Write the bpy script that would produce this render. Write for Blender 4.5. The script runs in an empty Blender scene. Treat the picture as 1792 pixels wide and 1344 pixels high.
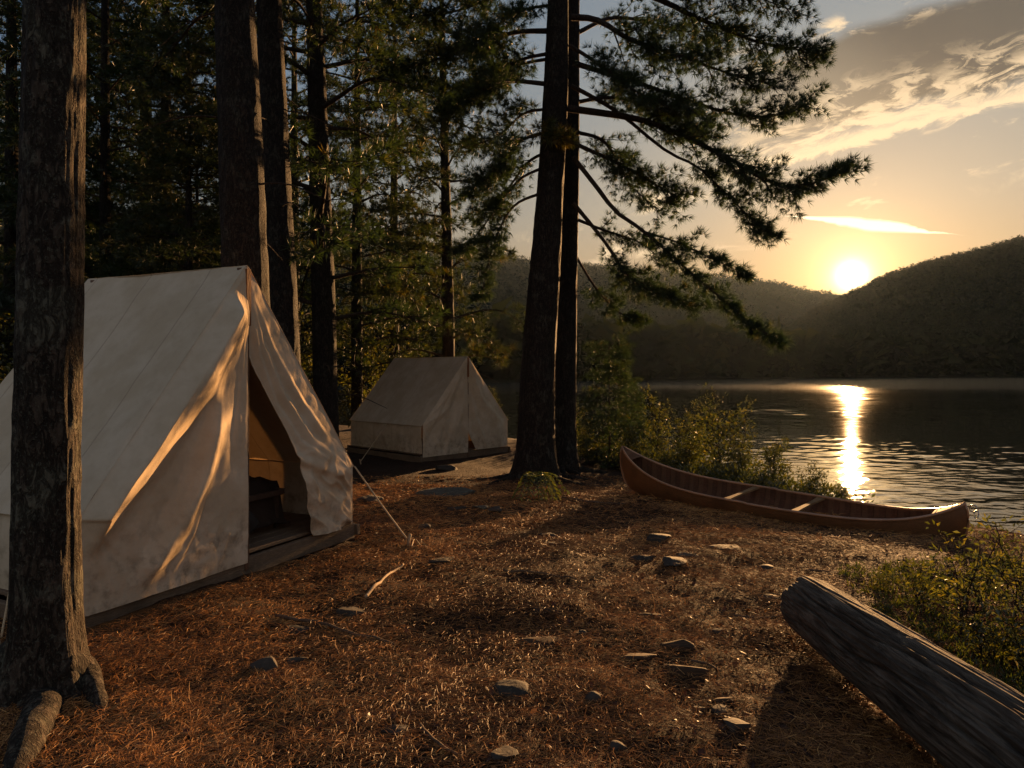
import bpy, bmesh, math, random
import numpy as np
from mathutils import Vector, Matrix

random.seed(7)
RNG = np.random.default_rng(11)
sc = bpy.context.scene
COL = sc.collection
F, CX, HY, CH = 1195.0, 896.0, 650.0, 1.6      # photo focal length (px), principal column, horizon row, eye height

def P(px, py, d):
    """Where the photo's pixel lies at depth d metres."""
    return np.array([(px - CX) / F * d, d, CH + (HY - py) / F * d])

# ------------------------------------------------------------------ numeric helpers
def _hash(ix, iy, iz, seed):
    h = (ix.astype(np.uint32) * np.uint32(374761393) + iy.astype(np.uint32) * np.uint32(668265263)
         + iz.astype(np.uint32) * np.uint32(2246822519) + np.uint32((seed * 3266489917) & 0xffffffff))
    h = (h ^ (h >> np.uint32(13))) * np.uint32(1274126177)
    h = h ^ (h >> np.uint32(16))
    return h.astype(np.float64) / 2147483647.5 - 1.0

def vnoise(p, seed=0):
    p = np.asarray(p, float)
    i = np.floor(p).astype(np.int64); f = p - i
    f = f * f * f * (f * (f * 6 - 15) + 10)
    r = 0
    for dx in (0, 1):
        wx = f[..., 0] if dx else 1 - f[..., 0]
        for dy in (0, 1):
            wy = f[..., 1] if dy else 1 - f[..., 1]
            for dz in (0, 1):
                wz = f[..., 2] if dz else 1 - f[..., 2]
                r = r + wx * wy * wz * _hash(i[..., 0] + dx, i[..., 1] + dy, i[..., 2] + dz, seed)
    return r

def fbm(p, octv=3, seed=0, lac=2.03, gain=.5):
    p = np.asarray(p, float); r = 0; a = 1.0
    for o in range(octv):
        r = r + a * vnoise(p, seed + o * 17); p = p * lac + 3.7; a *= gain
    return r

def sstep(x, a=0.0, b=1.0):
    t = np.clip((x - a) / (b - a), 0, 1)
    return t * t * (3 - 2 * t)

def unit(v):
    v = np.asarray(v, float)
    return v / np.maximum(np.linalg.norm(v, axis=-1, keepdims=True), 1e-9)

def spline(pts, n):
    """Catmull-Rom through pts, n samples."""
    p = np.asarray(pts, float)
    if len(p) == 2:
        t = np.linspace(0, 1, n)[:, None]
        return p[0] * (1 - t) + p[1] * t
    q = np.vstack([2 * p[0] - p[1], p, 2 * p[-1] - p[-2]])
    u = np.linspace(0, len(p) - 1, n); i = np.minimum(u.astype(int), len(p) - 2); t = (u - i)[:, None]
    a, b, c, d = q[i], q[i + 1], q[i + 2], q[i + 3]
    return .5 * (2 * b + (c - a) * t + (2 * a - 5 * b + 4 * c - d) * t * t + (3 * b - a - 3 * c + d) * t ** 3)

# ------------------------------------------------------------------ mesh building
class MB:
    def __init__(self):
        self.v, self.f, self.t, self.n = [], [], [], 0
    def add(self, V, Fc, tint=None):
        V = np.asarray(V, float).reshape(-1, 3)
        for f in (Fc if isinstance(Fc, list) else [Fc]):
            f = np.asarray(f, np.int64)
            if len(f): self.f.append(f + self.n)
        self.v.append(V)
        self.t.append(np.full(len(V), .5) if tint is None else np.broadcast_to(np.asarray(tint, float), (len(V),)))
        self.n += len(V)
        return self
    def mesh(self, name, mat, smooth=True):
        me = bpy.data.meshes.new(name)
        V = np.concatenate(self.v)
        me.vertices.add(len(V)); me.vertices.foreach_set('co', V.astype(np.float32).ravel())
        loops = np.concatenate([f.ravel() for f in self.f])
        tot = np.concatenate([np.full(len(f), f.shape[1]) for f in self.f])
        start = np.concatenate([[0], np.cumsum(tot)[:-1]])
        me.loops.add(len(loops)); me.loops.foreach_set('vertex_index', loops.astype(np.int32))
        me.polygons.add(len(tot)); me.polygons.foreach_set('loop_start', start.astype(np.int32))
        me.polygons.foreach_set('use_smooth', np.full(len(tot), bool(smooth)))
        at = me.attributes.new('tint', 'FLOAT', 'POINT')
        at.data.foreach_set('value', np.concatenate(self.t).astype(np.float32))
        me.update(calc_edges=True)
        if mat: me.materials.append(mat)
        return me
    def build(self, name, mat, parent=None, smooth=True):
        o = bpy.data.objects.new(name, self.mesh(name, mat, smooth))
        COL.objects.link(o)
        if parent: o.parent = parent
        return o

def grid_faces(nu, nv, closed_u=False):
    i = np.arange(nu if closed_u else nu - 1)[:, None]; j = np.arange(nv - 1)[None, :]
    i2 = (i + 1) % nu
    return np.stack([i * nv + j, i2 * nv + j, i2 * nv + j + 1, i * nv + j + 1], -1).reshape(-1, 4)

def frames(path):
    tg = unit(np.gradient(path, axis=0))
    ref = np.array([0, 0, 1.]) if abs(tg[:, 2]).mean() < .8 else np.array([1., 0, 0])
    a = unit(np.cross(tg, ref)); b = np.cross(tg, a)
    return tg, a, b

def tube(path, rad, seg=8, caps=True, jitter=0, seed=0):
    path = np.asarray(path, float); n = len(path)
    rad = np.broadcast_to(np.asarray(rad, float), (n,))
    tg, a, b = frames(path)
    th = np.linspace(0, 2 * np.pi, seg, endpoint=False)
    V = path[:, None] + rad[:, None, None] * (np.cos(th)[None, :, None] * a[:, None] + np.sin(th)[None, :, None] * b[:, None])
    if jitter:
        V = path[:, None] + (V - path[:, None]) * (1 + jitter * fbm(V * 9, 2, seed))[..., None]
    V = V.reshape(-1, 3)
    i = np.arange(n - 1)[:, None]; j = np.arange(seg)[None]; j2 = (j + 1) % seg
    Fq = np.stack([i * seg + j, (i + 1) * seg + j, (i + 1) * seg + j2, i * seg + j2], -1).reshape(-1, 4)
    if not caps: return V, [Fq]
    V = np.vstack([V, path[:1], path[-1:]])
    k = np.arange(seg); k2 = (k + 1) % seg
    c0 = np.stack([np.full(seg, n * seg), k, k2], -1)
    c1 = np.stack([np.full(seg, n * seg + 1), (n - 1) * seg + k2, (n - 1) * seg + k], -1)
    return V, [Fq, np.vstack([c0, c1])]

def box(c, s, ex=(1, 0, 0), ey=(0, 1, 0), bev=.006):
    """bevelled box, centre c, full size s."""
    bm = bmesh.new(); bmesh.ops.create_cube(bm, size=1)
    for v in bm.verts: v.co = Vector((v.co.x * s[0], v.co.y * s[1], v.co.z * s[2]))
    bev = min(bev, min(s) * .3)
    bmesh.ops.bevel(bm, geom=bm.edges[:], offset=bev, segments=1, affect='EDGES')
    bm.verts.index_update()
    V = np.array([v.co[:] for v in bm.verts])
    tris = bmesh.ops.triangulate(bm, faces=bm.faces[:])
    Fc = np.array([[v.index for v in f.verts] for f in bm.faces]); bm.free()
    ex = np.array(ex, float); ey = np.array(ey, float); ez = np.cross(ex, ey)
    return np.array(c) + V[:, :1] * ex + V[:, 1:2] * ey + V[:, 2:] * ez, [Fc]

def empty(name, loc, rz=0.0):
    o = bpy.data.objects.new(name, None); COL.objects.link(o)
    o.location = loc; o.rotation_euler = (0, 0, rz); o.empty_display_size = .2
    return o

def tag(o, label=None, cat=None, group=None, kind=None):
    if label: o['label'] = label
    if cat: o['category'] = cat
    if group: o['group'] = group
    if kind: o['kind'] = kind
    return o

# ------------------------------------------------------------------ materials
class NT:
    def __init__(self, tree):
        self.t = tree
    def n(self, typ, **kw):
        nd = self.t.nodes.new(typ)
        for k, v in kw.items(): setattr(nd, k, v)
        return nd
    def put(self, sock, v):
        if isinstance(v, bpy.types.NodeSocket): self.t.links.new(v, sock)
        elif isinstance(v, (tuple, list)) and sock.type == 'RGBA' and len(v) == 3: sock.default_value = (*v, 1)
        else: sock.default_value = v
    def math(self, op, a, b=0.0, c=0.0, clamp=False):
        nd = self.n('ShaderNodeMath', operation=op, use_clamp=clamp)
        self.put(nd.inputs[0], a); self.put(nd.inputs[1], b); self.put(nd.inputs[2], c)
        return nd.outputs[0]
    def smooth(self, x, a, b):
        nd = self.n('ShaderNodeMapRange', interpolation_type='SMOOTHSTEP')
        self.put(nd.inputs[0], x); self.put(nd.inputs[1], a); self.put(nd.inputs[2], b); nd.inputs[3].default_value = 0; nd.inputs[4].default_value = 1
        return nd.outputs[0]
    def mix(self, f, a, b, mode='MIX'):
        nd = self.n('ShaderNodeMix', data_type='RGBA', blend_type=mode, clamp_factor=True)
        self.put(nd.inputs[0], f); self.put(nd.inputs[6], a); self.put(nd.inputs[7], b)
        return nd.outputs[2]
    def noise(self, vec, scale, detail=4, rough=.55, dist=0.0):
        nd = self.n('ShaderNodeTexNoise')
        if vec is not None: self.put(nd.inputs['Vector'], vec)
        nd.inputs['Scale'].default_value = scale; nd.inputs['Detail'].default_value = detail
        nd.inputs['Roughness'].default_value = rough; nd.inputs['Distortion'].default_value = dist
        return nd.outputs[0]
    def scalevec(self, vec, s):
        nd = self.n('ShaderNodeMapping'); self.put(nd.inputs[0], vec); nd.inputs['Scale'].default_value = s
        return nd.outputs[0]
    def ramp(self, f, stops):
        nd = self.n('ShaderNodeValToRGB'); e = nd.color_ramp.elements
        while len(e) < len(stops): e.new(.5)
        for k, (p, c) in enumerate(stops): e[k].position = p; e[k].color = (*c, 1)
        self.put(nd.inputs[0], f); return nd.outputs[0]
    def bump(self, h, strength, dist, normal=None):
        nd = self.n('ShaderNodeBump'); nd.inputs['Strength'].default_value = strength if not isinstance(strength, bpy.types.NodeSocket) else 1
        if isinstance(strength, bpy.types.NodeSocket): self.put(nd.inputs['Strength'], strength)
        nd.inputs['Distance'].default_value = dist; self.put(nd.inputs['Height'], h)
        if normal: self.put(nd.inputs['Normal'], normal)
        return nd.outputs[0]

def material(name):
    m = bpy.data.materials.new(name); m.use_nodes = True
    m.node_tree.nodes.clear(); t = NT(m.node_tree)
    out = t.n('ShaderNodeOutputMaterial')
    return m, t, out

def principled(t, out, color, rough=.7, normal=None, spec=.3, **kw):
    b = t.n('ShaderNodeBsdfPrincipled')
    t.put(b.inputs['Base Color'], color); t.put(b.inputs['Roughness'], rough)
    t.put(b.inputs['Specular IOR Level'], spec)
    if normal: t.put(b.inputs['Normal'], normal)
    for k, v in kw.items(): t.put(b.inputs[k], v)
    t.t.links.new(b.outputs[0], out.inputs[0]); return b

def leafmat(name, stops, transl=.45, gloss=.05):
    m, t, out = material(name)
    at = t.n('ShaderNodeAttribute', attribute_name='tint').outputs['Fac']
    col = t.ramp(at, stops)
    d = t.n('ShaderNodeBsdfDiffuse'); t.put(d.inputs[0], col)
    tr = t.n('ShaderNodeBsdfTranslucent'); t.put(tr.inputs[0], t.mix(1.0, col, (1.25, 1.25, .5), 'MULTIPLY'))
    ms = t.n('ShaderNodeMixShader'); ms.inputs[0].default_value = transl
    t.t.links.new(d.outputs[0], ms.inputs[1]); t.t.links.new(tr.outputs[0], ms.inputs[2])
    g = t.n('ShaderNodeBsdfGlossy'); g.inputs[0].default_value = (1, 1, 1, 1); g.inputs['Roughness'].default_value = .4
    m2 = t.n('ShaderNodeMixShader'); m2.inputs[0].default_value = gloss
    t.t.links.new(ms.outputs[0], m2.inputs[1]); t.t.links.new(g.outputs[0], m2.inputs[2])
    t.t.links.new(m2.outputs[0], out.inputs[0])
    return m

def objco(t): return t.n('ShaderNodeTexCoord').outputs['Object']
def geopos(t): return t.n('ShaderNodeNewGeometry').outputs['Position']

def mat_bark(name, dark, light, lichen, amount, scale=1.0):
    m, t, out = material(name); co = geopos(t)
    sv = t.scalevec(co, (1, 1, .5))
    n1 = t.noise(sv, 26 * scale, 6, .65, .4); n2 = t.noise(co, 5, 3)
    rid = t.math('ABSOLUTE', t.math('SUBTRACT', t.noise(t.scalevec(co, (1, 1, .38)), 19 * scale, 5, .65, .5), .5))
    crack = t.smooth(rid, .0, .10)
    flake = t.noise(t.scalevec(co, (1, 1, .7)), 70 * scale, 4, .7)
    col = t.ramp(n1, [(.3, dark), (.7, light)])
    col = t.mix(t.math('MULTIPLY', t.smooth(t.math('ADD', n2, t.math('MULTIPLY', n1, .35)), .68, .82), amount), col, lichen)
    col = t.mix(t.math('MULTIPLY', t.math('SUBTRACT', 1, crack), .8), col, tuple(.5 * q for q in dark))
    col = t.mix(t.math('MULTIPLY', t.smooth(flake, .54, .68), .55), col, lichen)
    h = t.math('ADD', t.math('ADD', t.math('MULTIPLY', crack, .7), n1), t.math('MULTIPLY', flake, .45))
    principled(t, out, col, .85, t.bump(h, .9, .02), .15)
    return m

M = {}
def make_materials():
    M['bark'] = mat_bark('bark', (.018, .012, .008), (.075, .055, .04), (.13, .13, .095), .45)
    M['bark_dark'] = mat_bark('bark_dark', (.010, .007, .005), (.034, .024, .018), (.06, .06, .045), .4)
    M['twig'] = mat_bark('twig', (.03, .02, .014), (.08, .055, .04), (.1, .1, .08), .2, 2)
    M['needle'] = leafmat('needle', [(0, (.012, .024, .011)), (.6, (.026, .044, .017)), (.9, (.07, .07, .02)), (1, (.14, .10, .02))], .40, .03)
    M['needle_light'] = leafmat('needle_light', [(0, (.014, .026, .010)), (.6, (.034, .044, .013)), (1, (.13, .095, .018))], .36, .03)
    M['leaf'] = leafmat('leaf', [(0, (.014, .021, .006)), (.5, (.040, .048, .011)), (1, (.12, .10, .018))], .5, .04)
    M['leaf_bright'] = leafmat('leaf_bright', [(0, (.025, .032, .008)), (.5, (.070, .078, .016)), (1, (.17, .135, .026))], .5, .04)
    M['far_leaf'] = leafmat('far_leaf', [(0, (.007, .010, .005)), (.6, (.014, .019, .008)), (1, (.032, .032, .012))], .2, 0)
    # canvas
    m, t, out = material('canvas'); co = objco(t)
    n = t.noise(co, 2.3, 5, .6); n2 = t.noise(co, 11, 5, .65); n3 = t.noise(co, 60, 2)
    col = t.mix(t.smooth(n, .35, .7), (.44, .345, .235), (.52, .42, .305))
    z = t.n('ShaderNodeSeparateXYZ'); t.put(z.inputs[0], co)
    grime = t.math('MULTIPLY', t.smooth(n2, .42, .75), t.math('ADD', .18, t.smooth(z.outputs[2], .75, .1)))
    col = t.mix(t.math('MULTIPLY', grime, .8), col, (.22, .17, .115))
    fr = t.math('FRACT', t.math('MULTIPLY', z.outputs[1], 1.39)); seam = t.math('MULTIPLY', t.math('SUBTRACT', 1, t.smooth(t.math('ABSOLUTE', t.math('SUBTRACT', fr, .5)), .004, .016)), t.smooth(z.outputs[1], .1, .2))
    col = t.mix(t.math('MULTIPLY', seam, .35), col, (.20, .15, .10))
    weave = t.n('ShaderNodeTexWave', wave_type='BANDS', bands_direction='DIAGONAL'); t.put(weave.inputs[0], co); weave.inputs['Scale'].default_value = 170
    nb = t.bump(t.math('ADD', t.math('ADD', t.math('MULTIPLY', n2, 1.0), t.math('MULTIPLY', seam, .8)), t.math('MULTIPLY', n3, .25)), .35, .012)
    d = t.n('ShaderNodeBsdfDiffuse'); t.put(d.inputs[0], col); t.put(d.inputs['Normal'], nb)
    tr = t.n('ShaderNodeBsdfTranslucent'); t.put(tr.inputs[0], t.mix(1, col, (.8, .62, .42), 'MULTIPLY')); t.put(tr.inputs['Normal'], nb)
    ms = t.n('ShaderNodeMixShader'); ms.inputs[0].default_value = .03
    t.t.links.new(d.outputs[0], ms.inputs[1]); t.t.links.new(tr.outputs[0], ms.inputs[2]); t.t.links.new(ms.outputs[0], out.inputs[0])
    M['canvas'] = m
    # plain woods
    def wood(name, a, b, sc3, scale=18, rough=.75, spec=.2, bumpd=.006, coat=0):
        m, t, out = material(name); co = objco(t)
        n = t.noise(t.scalevec(co, sc3), scale, 6, .6, .6); n2 = t.noise(co, 4, 3)
        col = t.mix(t.math('MULTIPLY', t.smooth(n2, .4, .75), .5), t.ramp(n, [(.3, a), (.7, b)]), tuple(.5 * x for x in a))
        principled(t, out, col, rough, t.bump(n, .5, bumpd), spec, **({'Coat Weight': coat, 'Coat Roughness': .18} if coat else {}))
        return m
    M['plank'] = wood('plank', (.08, .052, .032), (.18, .12, .075), (1.2, 8, 8))
    M['pole'] = wood('pole', (.14, .05, .018), (.26, .10, .035), (8, 8, .8))
    M['strip'] = wood('strip', (.07, .035, .02), (.15, .075, .04), (8, 8, .8))
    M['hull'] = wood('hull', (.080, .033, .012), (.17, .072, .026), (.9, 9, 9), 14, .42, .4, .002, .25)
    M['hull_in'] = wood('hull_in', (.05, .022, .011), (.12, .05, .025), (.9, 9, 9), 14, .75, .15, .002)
    nt_ = NT(M['hull_in'].node_tree); pb = next(n_ for n_ in M['hull_in'].node_tree.nodes if n_.type == 'BSDF_PRINCIPLED')
    sx_ = nt_.n('ShaderNodeSeparateXYZ'); nt_.put(sx_.inputs[0], objco(nt_))
    rib = nt_.smooth(nt_.math('ABSOLUTE', nt_.math('SUBTRACT', nt_.math('FRACT', nt_.math('MULTIPLY', sx_.outputs[0], 7.5)), .5)), .22, .30)
    old = pb.inputs['Base Color'].links[0].from_socket; oldn = pb.inputs['Normal'].links[0].from_socket
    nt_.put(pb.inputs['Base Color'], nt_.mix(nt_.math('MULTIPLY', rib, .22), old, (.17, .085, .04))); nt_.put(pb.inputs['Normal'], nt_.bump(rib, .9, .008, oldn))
    M['gunwale'] = wood('gunwale', (.22, .10, .045), (.36, .18, .085), (.9, 9, 9), 14, .35, .5, .002, .4)
    M['thwart'] = wood('thwart', (.13, .07, .03), (.22, .125, .055), (9, .9, 9), 14, .75, .1, .002)
    M['cot'] = wood('cot', (.05, .03, .02), (.1, .06, .04), (8, 8, 1))
    # log
    m, t, out = material('log_wood'); co = objco(t)
    sv = t.scalevec(co, (1, .13, 1)); n = t.noise(sv, 26, 9, .72, .8); n2 = t.noise(t.scalevec(co, (1, .4, 1)), 5, 4); n3 = t.noise(t.scalevec(co, (1, .06, 1)), 70, 5, .65, .6)
    col = t.ramp(n, [(.32, (.020, .014, .009)), (.47, (.085, .064, .046)), (.68, (.22, .175, .13))])
    col = t.mix(t.math('MULTIPLY', t.smooth(n2, .5, .72), .6), col, (.065, .04, .024))
    col = t.mix(t.math('MULTIPLY', t.smooth(n3, .56, .68), .7), col, (.028, .02, .015))
    principled(t, out, col, .85, t.bump(t.math('ADD', n, t.math('MULTIPLY', n3, -.6)), 1.0, .03), .15)
    M['log'] = m
    # rocks
    m, t, out = material('rock'); co = geopos(t)
    n = t.noise(co, 9, 6, .65); n2 = t.noise(co, 45, 4); oi = t.n('ShaderNodeObjectInfo').outputs['Random']
    col = t.ramp(n, [(.3, (.014, .011, .008)), (.65, (.028, .022, .017)), (.85, (.052, .044, .035))])
    col = t.mix(t.smooth(n2, .55, .7), col, (.05, .042, .028))
    col = t.mix(t.math('MULTIPLY', oi, .5), col, (.07, .055, .042))
    principled(t, out, col, .85, t.bump(t.math('ADD', n, t.math('MULTIPLY', n2, .4)), .7, .012), .25)
    M['rock'] = m
    m, t, out = material('pale_rock'); co = geopos(t)
    n = t.noise(co, 9, 6, .65); n2 = t.noise(co, 30, 4)
    col = t.ramp(n, [(.3, (.035, .031, .025)), (.65, (.075, .067, .054)), (.85, (.12, .11, .09))])
    col = t.mix(t.smooth(n2, .52, .7), col, (.12, .125, .075))
    principled(t, out, col, .9, t.bump(t.math('ADD', n, t.math('MULTIPLY', n2, .4)), .7, .012), .2)
    M['pale_rock'] = m
    M['bark_piece'] = wood('bark_piece', (.025, .013, .007), (.07, .038, .019), (1, 6, 6), 16, .85)
    M['stick'] = wood('stick', (.05, .03, .02), (.12, .075, .045), (4, 4, 4), 16, .85)
    M['pale_stick'] = wood('pale_stick', (.22, .15, .085), (.38, .27, .16), (4, 4, 4), 16, .8)
    # rope, metal, fabrics
    m, t, out = material('rope'); n = t.noise(objco(t), 180, 2); principled(t, out, t.ramp(n, [(.3, (.3, .2, .11)), (.7, (.55, .42, .26))]), .9, t.bump(n, .8, .004), .1); M['rope'] = m
    m, t, out = material('metal'); principled(t, out, (.35, .33, .3), .35, None, .5, Metallic=1.0); M['metal'] = m
    def fabric(name, c):
        m, t, out = material(name); n = t.noise(objco(t), 14, 5); principled(t, out, t.mix(n, tuple(.6 * x for x in c), c), .95, t.bump(n, .6, .02), .1); M[name] = m
    fabric('blanket', (.05, .033, .024)); fabric('duffel', (.035, .03, .026)); fabric('pillow', (.16, .115, .075))
    # ground
    m, t, out = material('ground'); co = geopos(t)
    n = t.noise(co, 1.1, 5, .6); n2 = t.noise(co, 22, 6, .7, .5); n3 = t.noise(co, 90, 3, .7, 1.5)
    col = t.ramp(n2, [(.28, (.009, .0045, .002)), (.5, (.028, .011, .004)), (.72, (.058, .023, .007))])
    col = t.mix(t.math('MULTIPLY', t.smooth(n, .45, .7), .55), col, (.030, .018, .011))
    col = t.mix(t.math('MULTIPLY', t.smooth(n3, .55, .75), .5), col, (.085, .036, .012))
    principled(t, out, col, .9, t.bump(t.math('ADD', n2, t.math('MULTIPLY', n3, .5)), 1.0, .03), .15)
    M['ground'] = m
    M['litter'] = leafmat('litter', [(0, (.03, .010, .003)), (.4, (.14, .058, .018)), (.75, (.39, .170, .048)), (1, (.62, .34, .12))], .15, .02)
    M['grass'] = leafmat('grass', [(0, (.02, .03, .007)), (.6, (.06, .075, .014)), (1, (.12, .11, .03))], .45, .03)
    # hills
    m, t, out = material('hill_ground'); n = t.noise(geopos(t), .05, 6, .7)
    principled(t, out, t.ramp(n, [(.3, (.008, .010, .005)), (.7, (.018, .02, .009))]), 1.0, None, .0); M['hill'] = m
    # water
    m, t, out = material('water'); co = geopos(t)
    sy = t.n('ShaderNodeSeparateXYZ'); t.put(sy.inputs[0], co)
    rip = t.math('ADD', t.noise(co, 9, 3, .6), t.math('MULTIPLY', t.noise(co, 24, 2, .5), .3))
    nrm = t.bump(rip, t.math('MULTIPLY', .5, t.math('SUBTRACT', 1, t.smooth(sy.outputs[1], 10, 26))), .004)
    gust = t.smooth(t.math('ADD', sy.outputs[1], t.math('MULTIPLY', t.noise(t.scalevec(co, (.3, 1, 1)), .06, 4), 40)), 78, 120)
    mid = t.smooth(sy.outputs[1], 25, 60)
    rgh = t.math('ADD', .025, t.math('ADD', t.math('MULTIPLY', gust, .085), t.math('MULTIPLY', mid, .03)))
    b = principled(t, out, (.012, .014, .010), rgh, nrm, .5, IOR=1.333)
    M['water'] = m

make_materials()

# ------------------------------------------------------------------ terrain shape
WATER = -.62
SHX = [-400, -150, -60, -20, -8, -1, 2.0, 3.8, 5.0, 6.0, 8.5, 14, 30, 90, 400]
SHY = [150, 80, 48, 33, 28, 24, 20, 16, 12, 8.8, 6.2, 3, -4, -25, -60]
def shore_dist(x, y):
    f = np.interp(x, SHX, SHY) - y
    s = (np.interp(x + .5, SHX, SHY) - np.interp(x - .5, SHX, SHY))
    return f / np.sqrt(1 + s * s)
TRUNKS = []      # (x, y, radius) for the mound of earth round each trunk
def gz(x, y, fine=True):
    x = np.asarray(x, float); y = np.asarray(y, float)
    base = np.interp(y, [0, 4, 6, 8, 9.5, 10.6, 12.2, 16, 20, 26, 60], [0, 0, -.03, -.13, -.18, -.26, -.42, -.43, -.47, -.4, 1.5])
    base = base + .05 * np.maximum(-14 - x, 0) * sstep(-x, 14, 30) + .10 * sstep(x, 2.5, 4.5) * sstep(-y, -6, -3)
    q = np.stack([x, y, 0 * x], -1)
    base = base + .035 * fbm(q * .55, 2, 3) * sstep(y, 1, 3)
    dsh = shore_dist(x, y) + .25 * fbm(q * .5, 2, 9)
    z = WATER + (base - WATER) * sstep(dsh, -.15, 1.7)
    z = np.where(dsh < 0, WATER - np.minimum(1.4, .22 * (-dsh)) - .0, z)
    for (tx, ty, r) in TRUNKS:
        d2 = ((x - tx) ** 2 + (y - ty) ** 2) / (r * 2.6) ** 2
        z = z + r * .32 * np.exp(-d2)
    if fine:
        z = z + .016 * fbm(q * 2.6, 3, 21) + .007 * fbm(q * 11, 2, 31)
    return z

def G(px, py, it=14):
    """Ground point under a photo pixel."""
    d = 6.0
    for _ in range(it):
        x = (px - CX) / F * d
        z = float(gz(x, d, False))
        d = .5 * d + .5 * (CH - z) * F / max(py - HY, 4)
    return np.array([(px - CX) / F * d, d, float(gz((px - CX) / F * d, d, True))])

# the trunks that stand in the camp (px at the base row, base row)
T1 = np.array([-2.33, 3.42]); T6 = np.array([.40, 12.2]); T7 = np.array([.955, 13.3])
TRUNKS += [(T1[0], T1[1], .17), (T6[0], T6[1], .36), (T7[0], T7[1], .26)]

def build_ground():
    xs = np.concatenate([[-1500, -700, -400, -250, -150, -100, -70, -50, -38, -30], np.arange(-24, -6, .35), np.arange(-6, 7, .045), np.arange(7, 16, .3),
                         [16, 18, 21, 25, 32, 45, 70, 120, 250, 500, 900, 1500]])
    ys = np.concatenate([[-60, -30, -15, -8, -4, -2], np.arange(-1, 1.6, .2), np.arange(1.6, 13, .045), np.arange(13, 34, .3), [35, 37, 40, 45, 55, 70, 100, 160, 260, 500, 900, 1350]])
    X, Y = np.meshgrid(xs, ys, indexing='ij')
    Z = gz(X, Y)
    far = Y > 110
    Z = np.where(far & (X > -250), np.minimum(Z, -2.0), Z)
    b = MB().add(np.stack([X, Y, Z], -1), grid_faces(len(xs), len(ys)))
    o = b.build('ground', M['ground']); tag(o, 'brown forest floor strewn with fallen pine needles', 'ground', kind='structure')
    # water
    rows = (CH - WATER) * F / (np.linspace(1012, 664, 640) - HY)
    D_ = np.concatenate([[-60, -20, 0, 4], rows, [240, 320, 500, 900]])
    Uc = np.concatenate([[-14, -7, -3, -1.5, -.9], np.linspace(-.5, 1.0, 580), [1.4, 2.2, 4, 8, 14]])
    Dg, Ug = np.meshgrid(D_, Uc, indexing='ij'); X = Ug * np.maximum(Dg, 7.2); Y = Dg
    dist = np.maximum(Dg, 1)
    o0 = 0 * X
    patch = .55 + .45 * vnoise(np.stack([X * .06, Y * .11, o0], -1), 201) + .25 * vnoise(np.stack([X * .25, Y * .4, o0], -1), 205)
    wob = .5 * vnoise(np.stack([X * .7, Y * .7, o0], -1), 206)
    w1 = vnoise(np.stack([X * 4.2 + wob, Y * 6.4 - 1.2 * X, o0], -1), 202)
    w2 = vnoise(np.stack([X * 1.6, Y * 2.5 - .5 * X + wob, o0], -1), 203)
    w3 = vnoise(np.stack([X * 6 - Y, Y * 8.5, o0], -1), 204)
    w4 = vnoise(np.stack([X * .6, Y * .85 + .2 * X, o0], -1), 207) * sstep(dist, 26, 45)
    Z = WATER + patch * (.0046 * w1 * (1 - sstep(dist, 18, 36)) + .0088 * w2 * (1 - sstep(dist, 34, 70)) + .045 * w4 * (1 - sstep(dist, 60, 110)) + .0026 * w3 * (1 - sstep(dist, 11, 20))) * (Dg > 6)
    o = MB().add(np.stack([X, Y, Z], -1), grid_faces(len(D_), len(Uc))).build('water', M['water'])
    tag(o, 'rippled lake catching the low golden sun', 'lake', kind='structure')
build_ground()

# ------------------------------------------------------------------ far hills and forest
U_ = lambda px: (np.asarray(px, float) - CX) / F
V_ = lambda py: (HY - np.asarray(py, float)) / F
def hill(name, us, shore, ridge, vs, noise_amp, seed, power, back):
    """terrain patch: rises from the shore to a ridge whose skyline has slope vs over us."""
    nu, nv = 150, 60
    u = np.linspace(us[0], us[-1], nu); s = np.concatenate([np.linspace(-.05, 1.0, nv - 10), np.linspace(1.06, 1.6, 10)])
    Uu, S = np.meshgrid(u, s, indexing='ij')
    y0 = np.interp(Uu, us, shore); y1 = np.interp(Uu, us, ridge)
    Y = y0 + (y1 - y0) * S; X = Uu * Y
    top = np.interp(Uu, us, vs) * y1 + CH
    g = np.where(S < 0, S * .1, np.where(S <= 1, np.abs(S) ** power, 1 - (S - 1) * back))
    q = np.stack([X, Y, 0 * X], -1)
    Z = WATER + .25 + (top - WATER) * g + noise_amp * fbm(q / 120, 3, seed) * np.clip(S * 2, 0, 1) * (1 - .75 * np.exp(-((S - 1) / .12) ** 2))
    o = MB().add(np.stack([X, Y, Z], -1), grid_faces(nu, nv)).build(name, M['hill'])
    return o, (u, s, X, Y, Z)

hA_px = [-400, 200, 600, 690, 830, 960, 1180, 1270, 1340, 1420, 1500, 1600, 1750]
hA_py = [330, 375, 395, 408, 436, 455, 470, 480, 488, 508, 514, 530, 560]
hA, gA = hill('hills', U_(hA_px), [120, 125, 130, 135, 145, 155, 185, 200, 210, 225, 240, 260, 300], [1180] * 13, V_(hA_py) - .005, 9, 5, 1.9, .9)
tag(hA, 'long wooded ridge in bluish haze across the lake', 'hills', kind='structure')
hB_px = [1000, 1130, 1250, 1340, 1420, 1480, 1500, 1560, 1640, 1700, 1792, 1950, 2200, 2600]
hB_py = [664, 658, 640, 600, 540, 507, 497, 473, 449, 434, 409, 385, 370, 380]
hB, gB = hill('hills', U_(hB_px), [175, 190, 205, 215, 228, 236, 238, 245, 250, 252, 255, 250, 240, 200], [620] * 14, V_(hB_py) - .007, 4, 8, 1.5, .9)
tag(hB, 'dark wooded hill with the sun going down behind its left shoulder', 'hills', kind='structure')

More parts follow.
